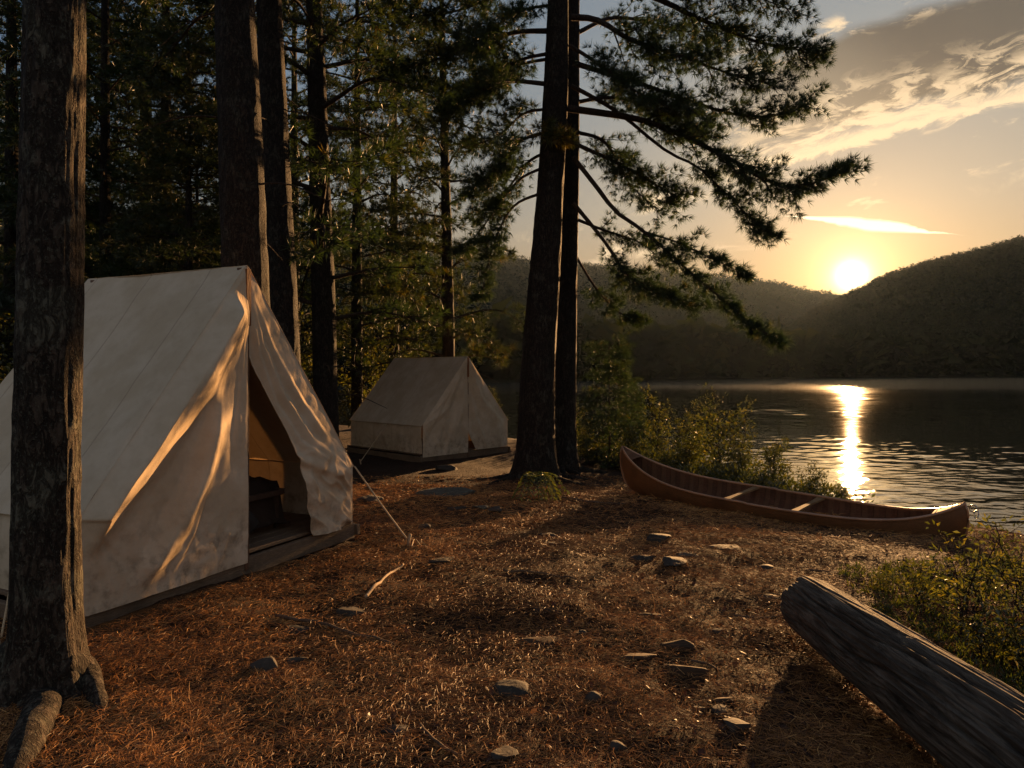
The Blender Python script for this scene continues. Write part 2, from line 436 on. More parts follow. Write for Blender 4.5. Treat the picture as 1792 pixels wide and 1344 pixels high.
def far_trees(b, pos, h, ntri, seed):
    r = np.random.default_rng(seed); n = len(pos)
    con = r.random(n) < .4
    k = ntri
    t = r.random((n, k)) ** .8
    # ellipsoid crown (broadleaf) or cone (conifer)
    prof = np.where(con[:, None], (1 - t) * .22 + .02, np.sqrt(np.clip(1 - (2 * t - 1) ** 2, 0, 1)) * .34 + .03)
    a = r.random((n, k)) * 6.283; rr = np.sqrt(r.random((n, k))) * prof
    c = pos[:, None] + h[:, None, None] * np.stack([rr * np.cos(a), rr * np.sin(a), .12 + t * .88], -1)
    sz = h[:, None, None, None] * (.10 + .09 * r.random((n, k, 1, 1))) * np.where(con[:, None], .8, 1.1)[..., None, None]
    tri = c[:, :, None] + r.normal(size=(n, k, 3, 3)) * sz * np.array([1, 1, .75])
    tint = np.clip(r.random((n, 1, 1)) * .6 + .3 * r.random((n, k, 1)), 0, 1) + np.zeros((n, k, 3))
    b.add(tri.reshape(-1, 3), np.arange(n * k * 3).reshape(-1, 3), tint.ravel())

def scatter_hill(g, n, seed, h0, h1, s0=0, s1=1.06, px0=-400, px1=2300):
    u, s, X, Y, Z = g; r = np.random.default_rng(seed)
    uu = r.uniform(max(u[0], float(U_(px0))), min(u[-1], float(U_(px1))), n); ss = r.uniform(s0, s1, n)
    fu = np.interp(uu, u, np.arange(len(u))); fs = np.interp(ss, s, np.arange(len(s)))
    i = np.clip(fu.astype(int), 0, len(u) - 2); j = np.clip(fs.astype(int), 0, len(s) - 2); a = fu - i; c = fs - j
    L = lambda A: (A[i, j] * (1 - a) + A[i + 1, j] * a) * (1 - c) + (A[i, j + 1] * (1 - a) + A[i + 1, j + 1] * a) * c
    return np.stack([L(X), L(Y), L(Z)], -1), r.uniform(h0, h1, n)

b = MB()
for (g, n, sd, h0, h1, s0, s1, k) in [(gA, 22000, 1, 5, 8.5, .09, 1.05, 10), (gA, 2600, 2, 9, 15, .004, .09, 40), (gB, 24000, 3, 3.0, 5.5, .10, 1.05, 9), (gB, 2600, 4, 7, 13, .004, .12, 40), (gB, 9000, 5, 2.4, 4.5, .93, 1.03, 9), (gA, 9000, 6, 4, 7, .93, 1.03, 9)]:
    p, h = scatter_hill(g, n, sd, h0, h1, s0, s1)
    # keep the sun's notch open
    near_sun = (np.abs(p[:, 0] / p[:, 1] - .497) < .03) & (p[:, 1] > 400)
    h = np.where(near_sun, h * .55, h)
    far_trees(b, p, h, k, sd + 50)
o = b.build('far_forest', M['far_leaf'], smooth=False)
tag(o, 'dense mixed forest covering the far shore and the hills', 'forest', kind='stuff')

# ------------------------------------------------------------------ tufts, leaves, limbs
def tufts(b, pos, dirs, ln, cnt, wid, spread, rng, tint=None):
    n = len(pos)
    if n == 0: return
    d = unit(unit(dirs)[:, None] + spread * unit(rng.normal(size=(n, cnt, 3))))
    L = ln * (.7 + .5 * rng.random((n, cnt, 1)))
    side = unit(np.cross(d, rng.normal(size=(n, cnt, 3)))) * wid * .5
    base = pos[:, None] + d * L * .06
    tri = np.stack([base - side, base + side, base + d * L], 2)
    tt = (rng.random(n) if tint is None else tint)[:, None, None] + np.zeros((n, cnt, 3))
    b.add(tri.reshape(-1, 3), np.arange(n * cnt * 3).reshape(-1, 3), np.clip(tt, 0, 1).ravel())

def leaves(b, pos, dirs, ln, wid, rng, tint=None, flat=.5):
    """pointed folded leaves, four triangles' worth of outline each"""
    n = len(pos)
    if n == 0: return
    d = unit(dirs); up = unit(rng.normal(size=(n, 3)) * (1 - flat) + np.array([0, 0, 1.]) * flat)
    s = unit(np.cross(d, up)); nn = np.cross(s, d)
    L = ln * (.6 + .6 * rng.random((n, 1))); W = wid * (.7 + .5 * rng.random((n, 1)))
    p0 = pos; p3 = pos + d * L - nn * L * .12
    m = pos + d * L * .5 - nn * L * .0
    l = m + s * W * .5 + nn * W * .18; r_ = m - s * W * .5 + nn * W * .18
    V = np.stack([p0, l, p3, r_], 1).reshape(-1, 3)
    k = np.arange(n)[:, None] * 4
    Fc = np.vstack([k + [0, 1, 2], k + [0, 2, 3]])
    tt = (rng.random(n) if tint is None else tint)[:, None] + np.zeros((n, 4))
    b.add(V, Fc, np.clip(tt, 0, 1).ravel())

def limb(W, T, path, r0, rng, nsub=9, sub=.9, sp=.13, start=.2, tl=.13, cnt=16, wid=.008, droop=.1, r1=.006, fill=1.0, tmean=.4, flat=.35, bare=0):
    """one bough: curved wood with side shoots, and needle tufts on the shoots"""
    p = spline(path, 16); Ltot = np.linalg.norm(np.diff(p, axis=0), axis=1).sum()
    p = p + .035 * Ltot / 3 * np.stack([vnoise(p * 1.7, 5), vnoise(p * 1.7, 6), vnoise(p * 1.7, 7)], -1) * np.linspace(0, 1, 16)[:, None]
    W.add(*tube(p, np.linspace(r0, r1, 16), 6, False))
    tg = unit(np.gradient(p, axis=0)); up = np.array([0, 0, 1.])
    pos, dr = [], []
    for k in range(nsub):
        t = start + (1 - start) * (k + rng.random()) / nsub
        i = min(int(t * 15), 14); f = t * 15 - i; o = p[i] * (1 - f) + p[i + 1] * f
        sd = (1 if k % 2 else -1)
        side = unit(np.cross(tg[i], up)) * sd
        d = unit(tg[i] * rng.uniform(.5, 1.0) + side * rng.uniform(.35, 1.0) + up * rng.normal(0, flat))
        Ls = sub * (1.05 - .6 * t) * rng.uniform(.6, 1.25)
        m = 6; s = np.linspace(0, 1, m)[:, None]
        q = o + d * Ls * s + up * (-droop * s ** 2 + droop * .9 * s ** 3) * Ls + rng.normal(0, .03 * Ls, (m, 3)) * s
        W.add(*tube(q, np.linspace(max(.004, r0 * .28), .003, m), 4, False))
        nt = max(4, int(1.2 * Ls / sp))
        st = rng.uniform(.15 if not bare else .5, 1.0, nt * 3)
        j = np.minimum((st * (m - 1)).astype(int), m - 2); ff = (st * (m - 1) - j)[:, None]
        base = q[j] * (1 - ff) + q[j + 1] * ff
        off = rng.normal(size=(nt * 3, 3)) * np.array([1, 1, .6]) * .085 * fill * min(1.6, Ls + .4)
        pos.append(base + off); dr.append(unit(off + d * .12 + up * .03))
        pos.append(q[-1:]); dr.append(d[None])
    pos.append(p[-1:]); dr.append(tg[-1:])
    pos = np.concatenate(pos); dr = np.concatenate(dr)
    tint = np.clip(tmean + .16 * rng.normal(size=len(pos)) + .25 * (rng.random(len(pos)) < .05), 0, 1)
    tufts(T, pos, dr, tl, cnt, wid, .85, rng, tint)

def trunk(b, path, rad, seg=28, n=80, relief=.05, flare=0, seed=0, roots=None, fscale=.3):
    p = spline(path, n); tt = np.linspace(0, 1, n)
    r = np.interp(tt, np.linspace(0, 1, len(rad)), rad)
    zz = p[:, 2] - p[0, 2]
    th = np.linspace(0, 2 * np.pi, seg, endpoint=False)
    rr = r[:, None] * np.ones(seg)[None]
    # ridged bark running up the trunk
    ringp = np.stack([np.cos(th)[None] * 3.2 + 0 * rr, np.sin(th)[None] * 3.2 + 0 * rr, (zz[:, None] * 1.6) + 0 * rr], -1)
    nz = 1 - 2 * np.abs(vnoise(ringp * 1.9, seed)); nz2 = 1 - 2 * np.abs(vnoise(ringp * np.array([3.9, 3.9, 3.0]), seed + 3))
    rr = rr * (1 + relief * (nz * .6 + nz2 * .5) + .05 * vnoise(ringp * .35, seed + 9))
    if flare:
        lob = .5 + .5 * vnoise(np.stack([np.cos(th) * 1.6, np.sin(th) * 1.6, 0 * th + seed], -1), seed + 1)
        lob = lob if roots is None else np.maximum(lob * .4, np.max([np.exp(-((np.angle(np.exp(1j * (th - a)))) / .34) ** 2) * s for a, s in roots], axis=0))
        rr = rr * (1 + flare * (.25 + lob)[None] * np.exp(-np.maximum(zz, 0) / fscale)[:, None])
    V = np.stack([p[:, None, 0] + rr * np.cos(th), p[:, None, 1] + rr * np.sin(th), p[:, None, 2] + 0 * rr], -1).reshape(-1, 3)
    b.add(V, [grid_faces(n, seg).reshape(-1, 4)[:0]])
    i = np.arange(n - 1)[:, None]; j = np.arange(seg)[None]; j2 = (j + 1) % seg
    b.f.append(np.stack([i * seg + j, i * seg + j2, (i + 1) * seg + j2, (i + 1) * seg + j], -1).reshape(-1, 4) + b.n - n * seg)

# ------------------------------------------------------------------ near trees
def add_tree(name, loc, label, cat, group=None):
    return tag(empty(name, loc), label, cat, group)

def near_trees():
    rng = np.random.default_rng(5)
    # T1: foreground trunk on the left
    z0 = float(gz(*T1, False)) - .12
    t = add_tree('pine_tree', (T1[0], T1[1], 0), 'thick lichen-spotted trunk standing closest to the camera in front of the large tent', 'tree')
    b = MB()
    trunk(b, [(0, 0, z0), (.0, 0, .5), (.005, 0, 1.4), (.035, .01, 3.3), (.06, .05, 6.5), (.05, .1, 12)], [.155, .145, .140, .138, .128, .10, .06], 120, 420, .055, 1.0, 3,
          [(math.radians(-25), 1.0), (math.radians(-110), 1.25), (math.radians(160), .8), (math.radians(60), .6)], .17)
    b.build('trunk', M['bark'], t)
    off = np.array([T1[0], T1[1], 0])
    for pts, r in [([(.10, -.06, .16), G(150, 1195) - off + [0, 0, .04], G(185, 1250) - off + [0, 0, -.03]], .06), ([(.0, .06, .06), (-.04, -.10, -.03), G(80, 1230) - off + [0, 0, -.025], G(48, 1300) - off + [0, 0, .01], G(0, 1390) - off + [0, 0, -.06]], .085),
                   ([(-.12, -.03, .2), (-.3, -.15, .06), (-.5, -.2, -.05)], .06)]:
        q = spline(pts, 30)
        MB().add(*tube(q, r * np.interp(np.linspace(0, 1, 30), [0, .3, .6, 1], [1.5, 1.35, .95, .55]), 40, True, .14, 4)).build('root', M['bark'], t)
    W, T = MB(), MB()
    for k in range(16):
        a = rng.uniform(0, 6.28); h = rng.uniform(5.2, 11.5); L = rng.uniform(1.3, 2.4)
        d = np.array([math.cos(a), math.sin(a), 0])
        limb(W, T, [(0.05, .05, h), d * L * .5 + [0, 0, h + .1], d * L + [0, 0, h - .1]], .03, rng, 8, .8)
    W.build('branches', M['twig'], t); T.build('crown', M['needle'], t, False)

    # T6 and T7: the twin pines by the shore, boughs laid by hand
    def twin(T0, base_px, top_px, rb, rt, label, hand, seed, relief=.035, nback=10):
        z0 = float(gz(*T0, False)) - .1
        root = add_tree('pine_tree', (T0[0], T0[1], 0), label, 'tree')
        loc = np.array([T0[0], T0[1], 0])
        d = T0[1]
        pts = [P(px, py, d) - loc for px, py in top_px]
        pts = [np.array([0, 0, z0])] + pts + [pts[-1] + (pts[-1] - pts[-2]) * 1.0]
        b = MB(); nr = len(pts)
        trunk(b, pts, np.interp(np.linspace(0, 1, 8), [0, 1], [rb, rt * .6]), 72, 260, relief, .55, seed, None, .28)
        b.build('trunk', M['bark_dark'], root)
        for k in range(5):
            a = -1.6 + (k - 2) * .85 + rng.normal(0, .15); L = rng.uniform(.5, .95)
            x, y = math.cos(a), math.sin(a)
            s = np.linspace(.12, L + rb, 24)
            q = np.stack([x * s + .06 * np.sin(s * 5 + k), y * s, 0 * s], -1)
            q[:, 2] = gz(q[:, 0] + loc[0], q[:, 1] + loc[1], False) + .16 * np.exp(-s * 4.5) + .02 - .05 * (s / (L + rb)) ** 3
            MB().add(*tube(q, np.linspace(.075, .02, 24), 10, True, .2, k)).build('root', M['bark_dark'], root)
        W, T = MB(), MB()
        for (pp, dd, r0, kw) in hand:
            n = len(pp); path = [P(px, py, d + dd * i / (n - 1)) - loc for i, (px, py) in enumerate(pp)]
            limb(W, T, path, r0, rng, **kw)
        return root, W, T, loc
    D = dict(nsub=20, sub=1.0, sp=.10, start=.28, tl=.14, cnt=20, wid=.0095, droop=.12)
    def kw(**k): e = dict(D); e.update(k); e['nsub'] = int(e['nsub'] * 1.5); return e
    hand6 = [
        ([(1000, 30), (1045, 36), (1107, 71), (1174, 92), (1270, 128), (1350, 150)], -.5, .06, kw(nsub=24, sub=1.1)),
        ([(1000, -60), (1155, 0), (1221, 33), (1317, 70), (1393, 88), (1440, 92)], .6, .06, kw(nsub=26, sub=.95)),
        ([(995, 190), (1100, 205), (1174, 228), (1270, 276), (1340, 314), (1410, 325), (1480, 298)], -.9, .065, kw(nsub=36, sub=.95, start=.2)),
        ([(1003, 110), (1100, 140), (1250, 190), (1340, 205), (1420, 178)], .9, .05, kw(nsub=26, sub=.9)),
        ([(1003, 250), (1080, 285), (1150, 325), (1185, 345)], .5, .04, kw(nsub=16, sub=.85, start=.1)),
        ([(1003, 275), (1045, 328), (1079, 371), (1126, 405), (1174, 443), (1221, 490), (1270, 528), (1317, 562), (1358, 588)], -1.2, .05, kw(nsub=22, sub=.5, start=.35, droop=.2)),
        ([(1126, 405), (1188, 425), (1250, 455), (1305, 482)], -.4, .02, kw(nsub=12, sub=.5, start=.2)),
        ([(1003, 355), (1055, 419), (1098, 481), (1150, 514), (1221, 533)], .4, .04, kw(nsub=20, sub=.65, start=.3, droop=.2)),
        ([(1000, 150), (1080, 195), (1160, 260), (1230, 300), (1300, 370), (1345, 405)], -.2, .04, kw(nsub=20, sub=.75, start=.55)),
        ([(1000, -120), (1100, -90), (1200, -40), (1300, -10), (1390, 20)], -.6, .05, kw(nsub=22, sub=1.0)),
        ([(998, 80), (1060, 120), (1130, 170), (1200, 180)], -1.2, .04, kw(nsub=18, sub=.8, start=.15)),
        ([(972, 54), (898, 57), (850, 76), (793, 95), (698, 124)], .4, .05, kw(nsub=22, sub=.85, start=.25)),
        ([(968, 148), (888, 143), (840, 162), (769, 210)], -.6, .045, kw(nsub=20, sub=.85, start=.25)),
        ([(972, -30), (880, -10), (800, 20), (720, 30)], .2, .045, kw(nsub=16, sub=.9, start=.3)),
        ([(955, 335), (898, 362), (864, 429), (840, 524)], .5, .03, kw(nsub=14, sub=.55, start=.35, droop=.2)),
        ([(965, 228), (905, 250), (870, 300), (820, 330)], -.3, .035, kw(nsub=18, sub=.75, start=.25)),
        ([(972, -90), (880, -85), (800, -60), (690, -10)], -.4, .045, kw(nsub=20, sub=.9, start=.15)),
        ([(968, 92), (905, 108), (840, 150), (770, 165)], 1.0, .035, kw(nsub=18, sub=.75, start=.12)),
        ([(958, 290), (905, 318), (850, 390), (805, 440)], .3, .03, kw(nsub=14, sub=.6, start=.25, droop=.2)),
        ([(972, 8), (915, 18), (865, 50), (835, 95)], -1.0, .03, kw(nsub=14, sub=.7, start=.1)),
        ([(965, 190), (915, 200), (870, 240), (800, 260)], .8, .03, kw(nsub=15, sub=.7, start=.15)),
        ([(962, 200), (950, 225), (965, 235), (990, 240)], -.5, .02, kw(nsub=8, sub=.5, start=.1, tmean=.85)),
    ]
    r6, W, T, loc = twin(T6, 935, [(938, 780), (944, 600), (958, 400), (972, 180), (977, 0)], .36, .25,
                         'massive leaning pine with long boughs reaching out over the lake', hand6, 2)
    W.build('branches', M['twig'], r6); T.build('crown', M['needle'], r6, False)
    hand7 = [
        ([(1005, 60), (1080, 30), (1180, 50), (1290, 60)], 1.4, .05, kw(nsub=18, sub=1.0)),
        ([(1005, 180), (1070, 170), (1140, 190), (1230, 240)], 1.5, .045, kw(nsub=18, sub=.9, start=.2)),
        ([(1005, 230), (1060, 250), (1100, 320), (1150, 370)], 1.2, .04, kw(nsub=14, sub=.8, start=.2)),
        ([(1000, 380), (1050, 400), (1120, 425), (1170, 470)], 1.3, .035, kw(nsub=12, sub=.5, start=.3)),
        ([(1003, 440), (1040, 500), (1080, 545), (1120, 560)], .8, .03, kw(nsub=10, sub=.5, start=.3)),
        ([(985, 100), (920, 110), (860, 130), (800, 180)], 1.0, .04, kw(nsub=16, sub=.8, start=.3)),
        ([(985, 260), (930, 280), (880, 340), (830, 380)], 1.2, .04, kw(nsub=13, sub=.7, start=.3)),
    ]
    r7, W, T, loc = twin(T7, 986, [(985, 700), (990, 500), (996, 250), (1000, 0)], .29, .20,
                         'dark pine trunk half hidden close behind the massive leaning pine', hand7, 6)
    W.build('branches', M['twig'], r7); T.build('crown', M['needle'], r7, False)
near_trees()

# ------------------------------------------------------------------ conifers behind the camp
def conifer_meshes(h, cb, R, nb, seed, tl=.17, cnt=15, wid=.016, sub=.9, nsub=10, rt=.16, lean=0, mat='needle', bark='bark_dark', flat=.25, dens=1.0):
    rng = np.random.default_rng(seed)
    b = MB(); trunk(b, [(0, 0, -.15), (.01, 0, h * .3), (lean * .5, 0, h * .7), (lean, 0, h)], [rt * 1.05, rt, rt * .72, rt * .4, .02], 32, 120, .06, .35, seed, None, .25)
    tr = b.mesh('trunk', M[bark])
    W, T = MB(), MB()
    for k in range(nb):
        f = (k + rng.random()) / nb; z = cb + (h - cb) * f ** .9
        a = k * 2.399 + rng.normal(0, .4); L = R * (1 - .75 * f) * rng.uniform(.6, 1.15)
        d = np.array([math.cos(a), math.sin(a), 0]); rise = rng.uniform(-.25, .12)
        limb(W, T, [d * rt * .5 + [0, 0, z], d * L * .5 + [0, 0, z + .08 * L], d * L + [0, 0, z + rise * L]], rt * .22, rng, max(4, int(nsub * L / R * dens)), sub * R / 2.4, .14, .18, tl, cnt, wid, .15, flat=flat, tmean=rng.uniform(.3, .55))
    for k in range(int(nb * .2)):     # dead lower snags
        z = rng.uniform(cb * .35, cb); a = rng.uniform(0, 6.28); L = rng.uniform(.5, 1.3); d = np.array([math.cos(a), math.sin(a), 0])
        W.add(*tube(spline([[0, 0, z], d * L * .5 + [0, 0, z - .02], d * L + [0, 0, z - .25 * L]], 8), np.linspace(.018, .004, 8), 5, False))
    return [('trunk', tr), ('branches', W.mesh('branches', M['twig'])), ('crown', T.mesh('crown', M[mat], False))]

def place(parts, name, x, y, rz, s, label, cat, group=None, lean=0, leanx=0):
    r = empty(name, (x, y, float(gz(x, y, False))), rz); r.scale = (s, s, s)
    r.rotation_euler = (Matrix.Rotation(lean, 3, 'Y') @ Matrix.Rotation(rz, 3, 'Z')).to_euler()
    tag(r, label, cat, group)
    for nm, me in parts:
        o = bpy.data.objects.new(nm, me); COL.objects.link(o); o.parent = r
    return r

def forest():
    tall_bare = conifer_meshes(18, 8.2, 2.7, 44, 21, rt=.27, sub=.9)
    tall_mid = conifer_meshes(15, 2.6, 3.0, 56, 22, rt=.20, nsub=8)
    tall_thin = conifer_meshes(15, 2.4, 2.4, 62, 23, rt=.10)
    full = conifer_meshes(14, .8, 3.4, 66, 24, rt=.16)
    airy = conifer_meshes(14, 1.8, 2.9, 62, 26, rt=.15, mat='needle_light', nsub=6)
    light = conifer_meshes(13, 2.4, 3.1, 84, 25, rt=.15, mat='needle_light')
    at = lambda px, d: ((px - CX) / F * d, d)
    g = 'pines standing behind the tents'
    def pl(parts, px, d, rz, s, label, lean=0, cat='tree', name='pine_tree'):
        x, y = at(px, d); return place(parts, name, x, y, rz, s, label, cat, g, lean)
    pl(tall_bare, 446, 8.6, .3, 1.0, 'thickest dark trunk rising right behind the ridge of the large tent', -.042)
    pl(tall_bare, 505, 10.2, 2.2, .86, 'rough greyish trunk close to the right of the thickest trunk behind the large tent', -.040)
    pl(tall_mid, 574, 13.5, 1.0, 1.12, 'straight dark trunk standing alone between the large and the small tent', -.030)
    pl(airy, 788, 20.5, .5, 1.18, 'slim straight pine rising directly behind the ridge of the small tent', -.02)
    pl(tall_thin, 184, 13.5, 2.0, 1.05, 'thin dark trunk in the gap right of the lichen-spotted foreground trunk')
    pl(full, 20, 14.5, .2, 1.0, 'bushy dark pine at the left edge of the picture')
    pl(full, 290, 17, 1.3, 1.1, 'bushy dark pine above the large tent ridge, left of the thickest trunk')
    pl(tall_mid, 120, 19, 3.2, 1.1, 'tall dark pine just right of the foreground trunk, far back')
    pl(airy, 625, 18.5, 4.0, 1.0, 'pine with low boughs just right of the trunk between the tents')
    pl(tall_thin, -60, 20, 1.0, 1.15, 'slender pine far back beyond the left edge bushy pine')
    pl(airy, 690, 26, 3.0, 1.25, 'airy pine far back above the left half of the small tent roof')
    pl(airy, 515, 25, 1.4, 1.3, 'airy pine far back in the gap beside the greyish trunk')
    pl(tall_mid, 255, 21, .3, 1.2, 'tall dark pine far back above the large tent, right of the thin trunk')
    pl(light, 330, 12.5, 2.9, .62, 'small young pine with low boughs right behind the large tent roof')
    pl(full, 130, 15.5, 2.1, .58, 'bushy dark pine filling the gap between the foreground trunk and the thin trunk')
    pl(full, 345, 14.5, 5.6, .52, 'bushy dark pine close behind the middle of the large tent ridge')
forest()

# ------------------------------------------------------------------ leafy trees, saplings and shrubs
def leafy(h, R, nstem, seed, mat, ln=.055, wid=.03, per=26, nb=12, stemr=.012, cb=.2, bushy=1.0, bark='twig', tm=.5):
    """woody plant: stems, side shoots, single leaves"""
    rng = np.random.default_rng(seed); W, Lf = MB(), MB()
    for s in range(nstem):
        a = rng.uniform(0, 6.28); lean = rng.uniform(.1, .55) * R if nstem > 1 else .08 * R
        hh = h * rng.uniform(.65, 1.0) if nstem > 1 else h
        o = np.array([rng.normal(0, .04), rng.normal(0, .04), -.05]) * (1 if nstem > 1 else .2)
        d = np.array([math.cos(a), math.sin(a), 0])
        p = spline([o, o + d * lean * .35 + [0, 0, hh * .5], o + d * lean + [0, 0, hh]], 12)
        p[1:] += rng.normal(0, .012 * hh, (11, 3))
        W.add(*tube(p, np.linspace(stemr * rng.uniform(.7, 1.1), stemr * .2, 12), 5, False))
        for k in range(nb):
            t = cb + (1 - cb) * (k + rng.random()) / nb
            i = min(int(t * 11), 10); f = t * 11 - i; q0 = p[i] * (1 - f) + p[i + 1] * f
            aa = rng.uniform(0, 6.28); L = R * rng.uniform(.35, .8) * (1.1 - .7 * t) * bushy
            dd = unit(np.array([math.cos(aa), math.sin(aa), rng.uniform(.1, .8)]))
            q = spline([q0, q0 + dd * L * .55, q0 + dd * L + [0, 0, L * .1]], 6)
            W.add(*tube(q, np.linspace(stemr * .38, stemr * .12, 6), 4, False))
            n = max(4, int(per * L / R))
            st = rng.uniform(.2, 1.02, n); j = np.minimum((st * 5).astype(int), 4); ff = (st * 5 - j)[:, None]
            base = q[j] * (1 - ff) + q[j + 1] * ff
            rd = unit(rng.normal(size=(n, 3)) + dd * .7)
            leaves(Lf, base + rd * rng.random((n, 1)) * .10 * R, rd, ln, wid, rng, np.clip(rng.normal(tm, .2, n), 0, 1), .45)
    return W.mesh('stem', M[bark]), Lf.mesh('foliage', M[mat], False)

def plant(name, x, y, rz, s, meshes, label, cat, group=None, z=None):
    r = empty(name, (x, y, float(gz(x, y, False)) if z is None else z), rz); r.scale = (s, s, s); tag(r, label, cat, group)
    for nm, me in zip(('stem', 'foliage'), meshes):
        o = bpy.data.objects.new(nm, me); COL.objects.link(o); o.parent = r
    return r

def plants():
    # golden understorey behind the tents
    tree_a = leafy(6.0, 2.0, 1, 31, 'leaf', .12, .07, 70, 46, .05, .12, 1.0, 'bark_dark', .6)
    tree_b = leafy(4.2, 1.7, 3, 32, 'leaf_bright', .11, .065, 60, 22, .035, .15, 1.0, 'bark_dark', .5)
    at = lambda px, d: ((px - CX) / F * d, d)
    g = 'leafy trees in the undergrowth'
    for (me, px, d, rz, s, lb) in [
        (tree_b, 640, 19, .4, 1.0, 'leafy golden-green sapling tree left of the small tent'),
        (tree_a, 690, 23, 1.2, 1.0, 'taller leafy tree behind the small tent roof, glowing in the sun'),
        (tree_a, 250, 15, 2.2, .8, 'leafy tree behind the left part of the large tent ridge'),
        (tree_b, 60, 13, 3.0, 1.0, 'leafy tree at the left edge behind the foreground trunk'),
        (tree_a, 350, 19, 4.0, .95, 'leafy tree in the dark woods left of the thickest trunk'),
        (tree_b, 500, 16, 5.0, 1.05, 'leafy tree between the greyish trunk and the lone dark trunk'),
        (tree_b, 860, 21.5, 2.0, .42, 'golden shrub at the right end of the small tent by the water'),
        (tree_a, 160, 23, .9, 1.2, 'leafy tree deep in the woods right of the foreground trunk'),
        (tree_b, -40, 19, 2.4, 1.3, 'leafy tree deep in the woods at the left picture edge')]:
        x, y = at(px, d); plant('leafy_tree', x, y, rz, s, me, lb, 'tree', g)
    # shore: fir sapling, then leafy saplings and shrubs
    fir = conifer_meshes(2.35, .1, .80, 40, 41, .075, 11, .008, 1.3, 6, .022, mat='needle', bark='twig', flat=.3)
    x, y = at(1066, 14.6)
    place(fir, 'fir_sapling', x, y, 0, 1.12, 'young fir with a pointed top at the shore right of the twin trunks', 'fir')
    x, y = at(1100, 17); place(fir, 'fir_sapling', x, y, 2, .85, 'smaller young fir a little behind the pointed one', 'fir')
    sap = leafy(2.15, .85, 3, 43, 'leaf', .075, .040, 42, 24, .015, .10, .8)
    bush = leafy(1.15, .70, 7, 44, 'leaf', .07, .036, 32, 13, .010, .12, 1.0)
    bush2 = leafy(.95, .60, 7, 45, 'leaf_bright', .065, .034, 36, 12, .008, .15, 1.0)
    gs = 'saplings and shrubs along the shore'
    for (me, px, d, rz, s, nm, lb) in [
        (sap, 1150, 15.2, .3, 1.0, 'leafy_sapling', 'thin leafy sapling between the young fir and the canoe'),
        (sap, 1262, 12.6, 1.7, 1.03, 'leafy_sapling', 'tall dark leafy sapling rising over the middle of the canoe'),
        (sap, 1292, 13.2, 3.2, .95, 'leafy_sapling', 'leafy sapling close to the right of the tall dark one'),
        (sap, 1195, 14.2, 4.4, .82, 'leafy_sapling', 'short leafy sapling between the thin sapling and the tall dark one'),
        (sap, 1225, 16.0, 5.4, .95, 'leafy_sapling', 'leafy sapling farthest back among the saplings by the canoe'),
        (sap, 1020, 15.5, 2.4, .7, 'leafy_sapling', 'short leafy sapling close to the right of the twin trunks'),
        (bush, 1350, 11.8, 0, .95, 'shrub', 'spreading shrub with drooping right side over the canoe thwarts'),
        (bush, 1425, 11.0, 2.0, .62, 'shrub', 'small shrub in front of the sun glitter on the lake'),
        (bush, 1475, 11.0, 4.0, .40, 'shrub', 'smallest shrub at the right end of the row behind the canoe'),
        (bush, 1205, 13.0, 1.0, .85, 'shrub', 'low dark shrub behind the left third of the canoe'),
        (bush, 1105, 14.0, 3.0, .9, 'shrub', 'round shrub at the foot of the young fir'),
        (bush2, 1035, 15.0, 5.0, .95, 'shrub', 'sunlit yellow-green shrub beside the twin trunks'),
        (bush, 1160, 12.4, 2.2, .6, 'shrub', 'low shrub just behind the raised left end of the canoe'),
        (bush, 1300, 11.9, 2.9, .7, 'shrub', 'dense low shrub under the two leafy saplings')]:
        x, y = at(px, d); plant(nm, x, y, rz, s, me, lb, 'sapling' if 'sap' in nm else 'shrub', gs)
    # bottom right, close
    laurel = leafy(.80, .50, 8, 47, 'leaf_bright', .05, .018, 16, 9, .007, .25, 1.0, 'twig', .55)
    laurel2 = leafy(.42, .36, 7, 48, 'leaf', .045, .018, 14, 9, .005, .12, 1.0, 'twig', .6)
    gl = 'leafy shrubs beside the log'
    for (me, px, py, rz, s, lb) in [
        (laurel, 1690, 1105, 0, .95, 'upright yellow-green shrub in front of the right end of the canoe'),
        (laurel, 1790, 1085, 1.6, 1.0, 'yellow-green shrub cut by the right picture edge'),
        (laurel2, 1620, 1060, 2.6, .8, 'low green shrub between the canoe and the far end of the log'),
        (laurel2, 1740, 1160, 3.6, .95, 'low dark shrub hugging the side of the log'),
        (laurel2, 1810, 1180, 4.6, 1.1, 'dark green shrub at the right edge above the log'),
        (laurel2, 1540, 1035, 5.2, .5, 'little green plant at the edge of the bare ground behind the log')]:
        p = G(px, py); plant('shrub', p[0], p[1], rz, s, me, lb, 'shrub', gl, z=p[2])
    # undergrowth along the bank and right of the log: nobody could count it
    rng = np.random.default_rng(49); b = MB()
    n = 2600
    x = rng.uniform(.5, 6.2, n); ys = np.interp(x, SHX, SHY); y = ys - rng.uniform(.1, 2.6, n) * np.sqrt(1 + 4)
    keep = (y > 10.4) & (shore_dist(x, y) > .1) & (shore_dist(x, y) < 2.6) & ((x - 1.6) * .724 + (y - 10) * .69 > .75)
    x, y = x[keep], y[keep]; base = np.stack([x, y, gz(x, y)], -1)
    for rep in range(14):
        d = unit(rng.normal(size=base.shape) * np.array([1, 1, .7]) + [0, 0, .9])
        leaves(b, base + d * rng.uniform(0, .38, (len(x), 1)), d, .085, .035, rng, np.clip(rng.normal(.4, .2, len(x)), 0, 1), .3)
    o = b.build('undergrowth', M['leaf'], smooth=False); tag(o, 'low tangled undergrowth along the lake bank behind the canoe', 'undergrowth', kind='stuff')
    b = MB(); n = 2300
    px = rng.uniform(1470, 1880, n); py = rng.uniform(985, 1230, n); d = (CH + .02) * F / (py - HY); x = (px - CX) / F * d; y = d
